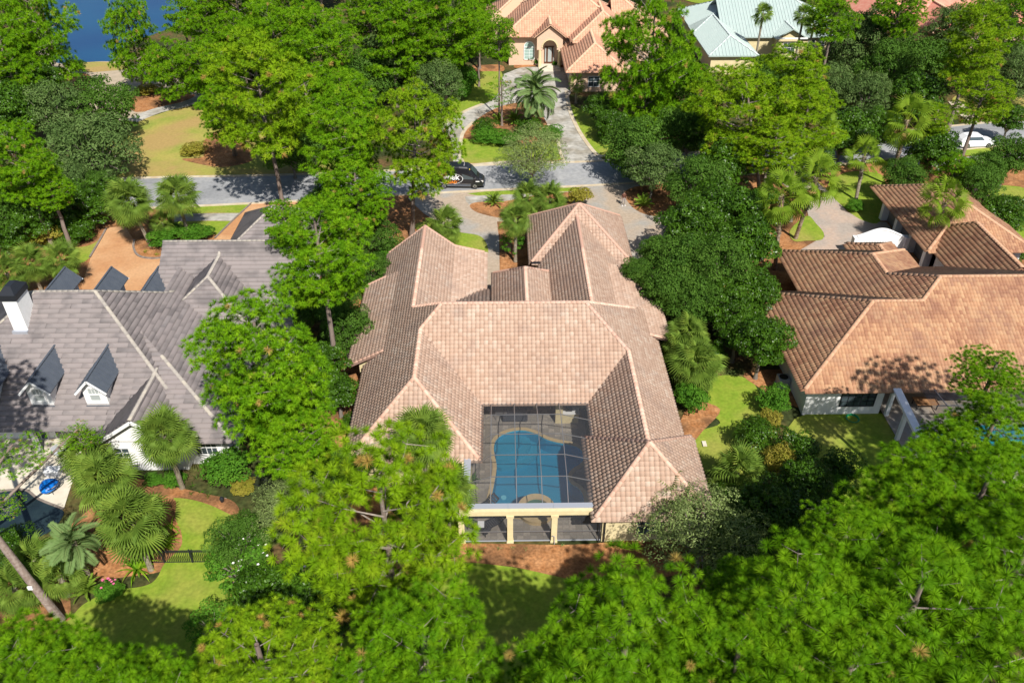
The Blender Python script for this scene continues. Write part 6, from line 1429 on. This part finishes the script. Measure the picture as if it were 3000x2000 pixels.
for s in (-1, 1):
    B().box(2.55, 2.85, s*.86-.06, s*.86+.06, .86, 1.05).obj('headlight', 'lamp', van); B().box(1.75, 1.95, s*1.12-.12, s*1.12+.12, 1.2, 1.42).obj('mirror', 'vanpaint', van)
B().box(1.95, 2.4, -1.006, -.985, .92, 1.02).obj('sticker', 'letter', van); B().box(1.22, 1.3, -.83, -.72, 2.25, 2.5).obj('sticker', 'yellow', van)
for y in (-.3, 0, .35): B().box(.55, .62, y-.04, y+.04, 2.69, 2.745).obj('marker_light', 'lamp', van)
lg = B(); n = 48
for i in range(n):
    a0, a1 = 2*math.pi*i/n, 2*math.pi*(i+1)/n; f = lambda a, r: (-1.12+r*1.58*math.cos(a), -1.012, 1.30+r*.70*math.sin(a))
    lg.quad(f(a0, 1), f(a1, 1), f(a1, .965), f(a0, .965))
lg.obj('logo_oval', 'letter', van)
def text(body, x, z, size, m, parent, y=-1.015, off=.03):
    cu = bpy.data.curves.new('lettering', 'FONT'); cu.body = body; cu.size = size; cu.offset = off; cu.align_x = 'CENTER'; cu.extrude = .002
    t_ = bpy.data.objects.new('lettering', cu); COL.objects.link(t_); me = bpy.data.meshes.new_from_object(t_.evaluated_get(bpy.context.evaluated_depsgraph_get())); bpy.data.objects.remove(t_)
    me.materials.clear(); me.materials.append(MT[m]); return obj('lettering', me, parent, (x, y, z), (math.pi/2, 0, 0))
text('geek', -.92, 1.2, 1.0, 'letter', van, off=.018); text('SQUAD', -1.08, .72, .46, 'orange', van, off=.01); text('TM', -.16, .98, .10, 'orange', van, off=.002)
# white car on the street at the right edge
cp_ = P(2862, 436); car = empty('car', (cp_.x, cp_.y+1.0, .02), 'white car half hidden by trees at the right end of the street', 'car', None, math.radians(3))
C_ = [sec(-2.35, .80, .35, .85, .95, .7), sec(-2.2, .90, .28, .95, 1.15, .78), sec(-1.6, .92, .25, 1.0, 1.62, .70), sec(-.4, .93, .25, 1.0, 1.72, .70), sec(.35, .93, .25, 1.0, 1.62, .70), sec(1.1, .92, .25, .98, 1.1, .78), sec(1.9, .90, .27, .88, .98, .74), sec(2.3, .80, .35, .72, .82, .62)]
loft('body', C_, 'carwhite', car); g = B(); g.quad((.42, -.62, 1.6), (.42, .62, 1.6), (1.05, .72, 1.17), (1.05, -.72, 1.17)).obj('windscreen', 'glass', car); g = B()
for s in (-1, 1): g.quad((-1.6, s*.90, 1.08), (.75, s*.90, 1.08), (.3, s*.76, 1.5), (-1.4, s*.76, 1.5))
g.obj('side_window', 'glass', car)
for x in (-1.45, 1.45):
    for s in (-1, 1): wheel(x, s*.86, .34, car, s)
for s in (-1, 1): B().box(2.1, 2.28, s*.62-.12, s*.62+.12, .62, .78).obj('headlight', 'lamp', car)
# person
MT['skin'] = mat('skin', (.35, .2, .14), None, rough=.6); MT['shirt'] = mat('brown_shirt', (.11, .045, .03), None, rough=.9); MT['trousers'] = mat('grey_trousers', (.30, .26, .25), None, rough=.9); MT['hair'] = mat('dark_hair', (.03, .02, .015), None, rough=.8)
def person(loc, rot, label):
    J = {'pel': (0, 0, .95, .15), 'bel': (0, 0, 1.12, .145), 'ch': (0, 0, 1.34, .17), 'nk': (0, .01, 1.50, .055), 'jaw': (0, -.01, 1.575, .07), 'hd': (0, 0, 1.67, .095), 'crn': (0, .01, 1.735, .06)}
    Eg = [('pel', 'bel'), ('bel', 'ch'), ('ch', 'nk'), ('nk', 'jaw'), ('jaw', 'hd'), ('hd', 'crn')]
    for s, n in ((-1, 'l'), (1, 'r')):
        J.update({n+'hip': (s*.10, 0, .88, .10), n+'kn': (s*.13, -.02, .49, .065), n+'an': (s*.15, .02, .10, .045), n+'to': (s*.17, -.13, .035, .035),
                  n+'sh': (s*.19, 0, 1.42, .062), n+'el': (s*.27, .03, 1.14, .045), n+'wr': (s*.25, -.06, .91, .032), n+'pa': (s*.245, -.09, .83, .034)})
        Eg += [('pel', n+'hip'), (n+'hip', n+'kn'), (n+'kn', n+'an'), (n+'an', n+'to'), ('ch', n+'sh'), (n+'sh', n+'el'), (n+'el', n+'wr'), (n+'wr', n+'pa')]
        for f in range(4):
            a = (-.03+.02*f); J[n+'f%d' % f] = (s*.24+a, -.11, .76-.01*abs(f-1.5), .009); Eg.append((n+'pa', n+'f%d' % f))
        J[n+'th'] = (s*.20, -.12, .81, .011); Eg.append((n+'pa', n+'th'))
    ks = list(J); me = bpy.data.meshes.new('body'); me.from_pydata([J[k][:3] for k in ks], [(ks.index(a), ks.index(b)) for a, b in Eg], [])
    tmp = bpy.data.objects.new('body', me); COL.objects.link(tmp)
    md = tmp.modifiers.new('s', 'SKIN')
    for i, k in enumerate(ks): me.skin_vertices[0].data[i].radius = (J[k][3], J[k][3]*(.72 if k in ('ch', 'bel', 'pel') else 1)); me.skin_vertices[0].data[i].use_root = (i == 0)
    tmp.modifiers.new('u', 'SUBSURF').levels = 1
    dg = bpy.context.evaluated_depsgraph_get(); m2 = bpy.data.meshes.new_from_object(tmp.evaluated_get(dg)); bpy.data.objects.remove(tmp)
    for m in ('skin', 'shirt', 'trousers'): m2.materials.append(MT[m])
    for pl in m2.polygons:
        c = pl.center; pl.use_smooth = True
        arm = abs(c.x) > .185 and c.z < 1.3
        pl.material_index = 0 if c.z > 1.49 or (arm and c.z < 1.12) else (2 if c.z < .98 and not arm else 1)
    r = empty('person', tuple(loc), label, 'person', None, rot); obj('body', m2, r)
    h = B(); 
    for i in range(5):
        for j in range(10):
            def hp(i, j): a = math.pi*.5*i/5; t = 2*math.pi*j/10; return (.098*math.cos(a)*math.cos(t), .105*math.cos(a)*math.sin(t)+.012, 1.69+.085*math.sin(a)-(.04 if math.sin(t) > .2 and i == 0 else 0))
            h.quad(hp(i, j), hp(i, j+1), hp(i+1, j+1), hp(i+1, j))
    h.obj('hair', 'hair', r); f = B().box(-.012, .012, -.115, -.09, 1.63, 1.66); f.obj('nose', 'skin', r)
    f = B()
    for s in (-1, 1): f.box(s*.035-.01, s*.035+.01, -.098, -.088, 1.665, 1.68)
    f.box(-.022, .022, -.094, -.084, 1.60, 1.608).obj('face_features', 'hair', r)
    sh = B()
    for s in (-1, 1): sh.box(s*.165-.045, s*.165+.045, -.19, .07, 0, .08)
    sh.obj('shoes', 'letter', r); return r
person(P(1826, 602, .02), .15, 'person in a brown shirt and grey trousers standing in tree shade on the drive')
# black fence at lower left
fn = empty('metal_fence', tuple(P(520, 1648)), 'low black picket fence crossing the lawn at lower left', 'fence')
a, b_ = P(400, 1650)-P(520, 1648), P(650, 1647)-P(520, 1648); pk = B().bar((0, 0, .05), (0, 0, 1.2), .025).mesh('picket', 'darkmetal')
nP = 46
for i in range(nP+1): obj('picket', pk, fn, a.lerp(b_, i/nP))
for z in (.12, 1.08, 1.2): B().bar(a+Vector((0, 0, z)), b_+Vector((0, 0, z)), .04).obj('rail', 'darkmetal', fn)
for t in (0, .33, .66, 1): q = a.lerp(b_, t); B().box(q.x-.04, q.x+.04, q.y-.04, q.y+.04, 0, 1.3).obj('post', 'darkmetal', fn)
fn = empty('metal_fence', tuple(P(760, 1430)), 'short dark fence beside the round clipped shrub', 'fence')
a, b_ = P(735, 1415)-P(760, 1430), P(800, 1445)-P(760, 1430)
for i in range(15): obj('picket', pk, fn, a.lerp(b_, i/14))
for z in (.12, 1.15): B().bar(a+Vector((0, 0, z)), b_+Vector((0, 0, z)), .04).obj('rail', 'darkmetal', fn)
# blue round chair on the patio, patio chairs
MT['blue'] = mat('blue_cushion', (.005, .16, .55), (.005, .10, .42), 3, .3); MT['chrome'] = mat('chrome', (.6, .6, .62), None, rough=.15, metal=1)
bc = empty('round_chair', tuple(P(150, 1440, .02)), 'round glossy blue cushion chair on the cream patio', 'chair')
b = B(); k = 14
for i in range(7):
    for j in range(k):
        def s_(i, j): a = -math.pi/2+math.pi*i/7; t = 2*math.pi*j/k; r = 1+.06*math.sin(3*t); return (.62*r*math.cos(a)*math.cos(t), .7*r*math.cos(a)*math.sin(t), .62+.34*math.sin(a))
        b.quad(s_(i, j), s_(i, j+1), s_(i+1, j+1), s_(i+1, j))
b.obj('cushion', 'blue', bc, True)
for t in (.7, 2.3, 3.9, 5.5): B().bar((.2*math.cos(t), .2*math.sin(t), .35), (.5*math.cos(t), .5*math.sin(t), 0), .04).obj('leg', 'chrome', bc)
b = B(); 
for i in range(12): a0, a1 = 2*math.pi*i/12, 2*math.pi*(i+1)/12; b.bar((.72*math.cos(a0)+.15, .6*math.sin(a0), .7+.3*math.cos(a0)), (.72*math.cos(a1)+.15, .6*math.sin(a1), .7+.3*math.cos(a1)), .05)
b.obj('frame', 'chrome', bc)
gb_ = empty('storage_box', tuple(P(160, 1390, .02)), 'pale box behind the blue chair on the patio', 'box'); B().box(-.5, .5, -.3, .3, .02, .5).obj('body', 'graywall', gb_); B().box(-.53, .53, -.33, .33, .51, .58).obj('lid', 'white', gb_)
for i, (x, y) in enumerate(((200, 1325), (175, 1337))):
    o = empty('patio_chair', tuple(P(x, y, .02)), ('grey patio chair nearer the palmetto', 'grey patio chair nearer the pool')[i], 'chair', 'patio chairs', i)
    B().box(-.28, .28, -.28, .28, .4, .46).obj('seat', 'graywall', o); B().box(-.28, .28, .22, .28, .461, .95).obj('backrest', 'graywall', o)
    for a in (-.25, .25):
        for c in (-.25, .25): B().bar((a, c, 0), (a, c, .4), .04).obj('leg', 'chrome', o)
# stepping stones, bulb planter, marker, lamp post
for i, (x, y) in enumerate(((2032, 1300), (2063, 1303))):
    q = P(x, y); tag(B().box(-.15, .15, -.28, .28, 0, .05).obj('stepping_stone', 'cream_deck', loc=(q.x, q.y, .11)), ('pale stone slab on the side lawn nearer the roof', 'pale stone slab on the side lawn farther from the roof')[i], 'stone slab', 'stone slabs')
o = empty('lawn_bollard', tuple(P(652, 1470)), 'small dark bollard in a ring of grey gravel', 'bollard'); B().tube([(0, 0, 0), (0, 0, .35), (0, 0, .5)], [.1, .16, .08], 10).obj('post', 'darkmetal', o); B().tube([(0, 0, 0), (0, 0, .03)], .4, 14).obj('gravel_ring', 'graywall', o)
o = empty('marker_post', tuple(P(165, 258)), 'orange wooden marker post near the lake', 'post'); B().box(-.12, .12, -.12, .12, 0, 1.2).obj('post', 'ridgeD', o)
o = empty('sign_post', tuple(P(562, 277)), 'white sign post at the end of the lake path', 'post'); B().box(-.15, .15, -.06, .06, 0, 2.0).obj('post', 'white', o); B().box(-.3, .3, -.09, -.061, 1.4, 2.0).obj('board', 'white', o)
for i, (x, y) in enumerate(((1573, 192), (1626, 194))):
    o = empty('planter', tuple(P(x, y)), ('round pale planter left of the porch steps', 'round pale planter right of the porch steps')[i], 'planter', 'porch planters'); B().tube([(0, 0, 0), (0, 0, .25), (0, 0, .45)], [.2, .3, .34], 10).obj('pot', 'white', o)

# ================================================================ put every Empty at its thing's base
for root in (house, lh, rh, ph, gh, cr_, cage, pool, spa, fp, cw, rc, rpool):
    xs_, ys_ = [], []
    for chd in root.children:
        if chd.type == 'MESH' and len(chd.data.vertices) > 0:
            for c in chd.bound_box: v = chd.matrix_basis @ Vector(c); xs_.append(v.x); ys_.append(v.y)
    d = Vector(((min(xs_)+max(xs_))/2, (min(ys_)+max(ys_))/2, 0)); root.location = d
    for chd in root.children: chd.location = chd.location-d
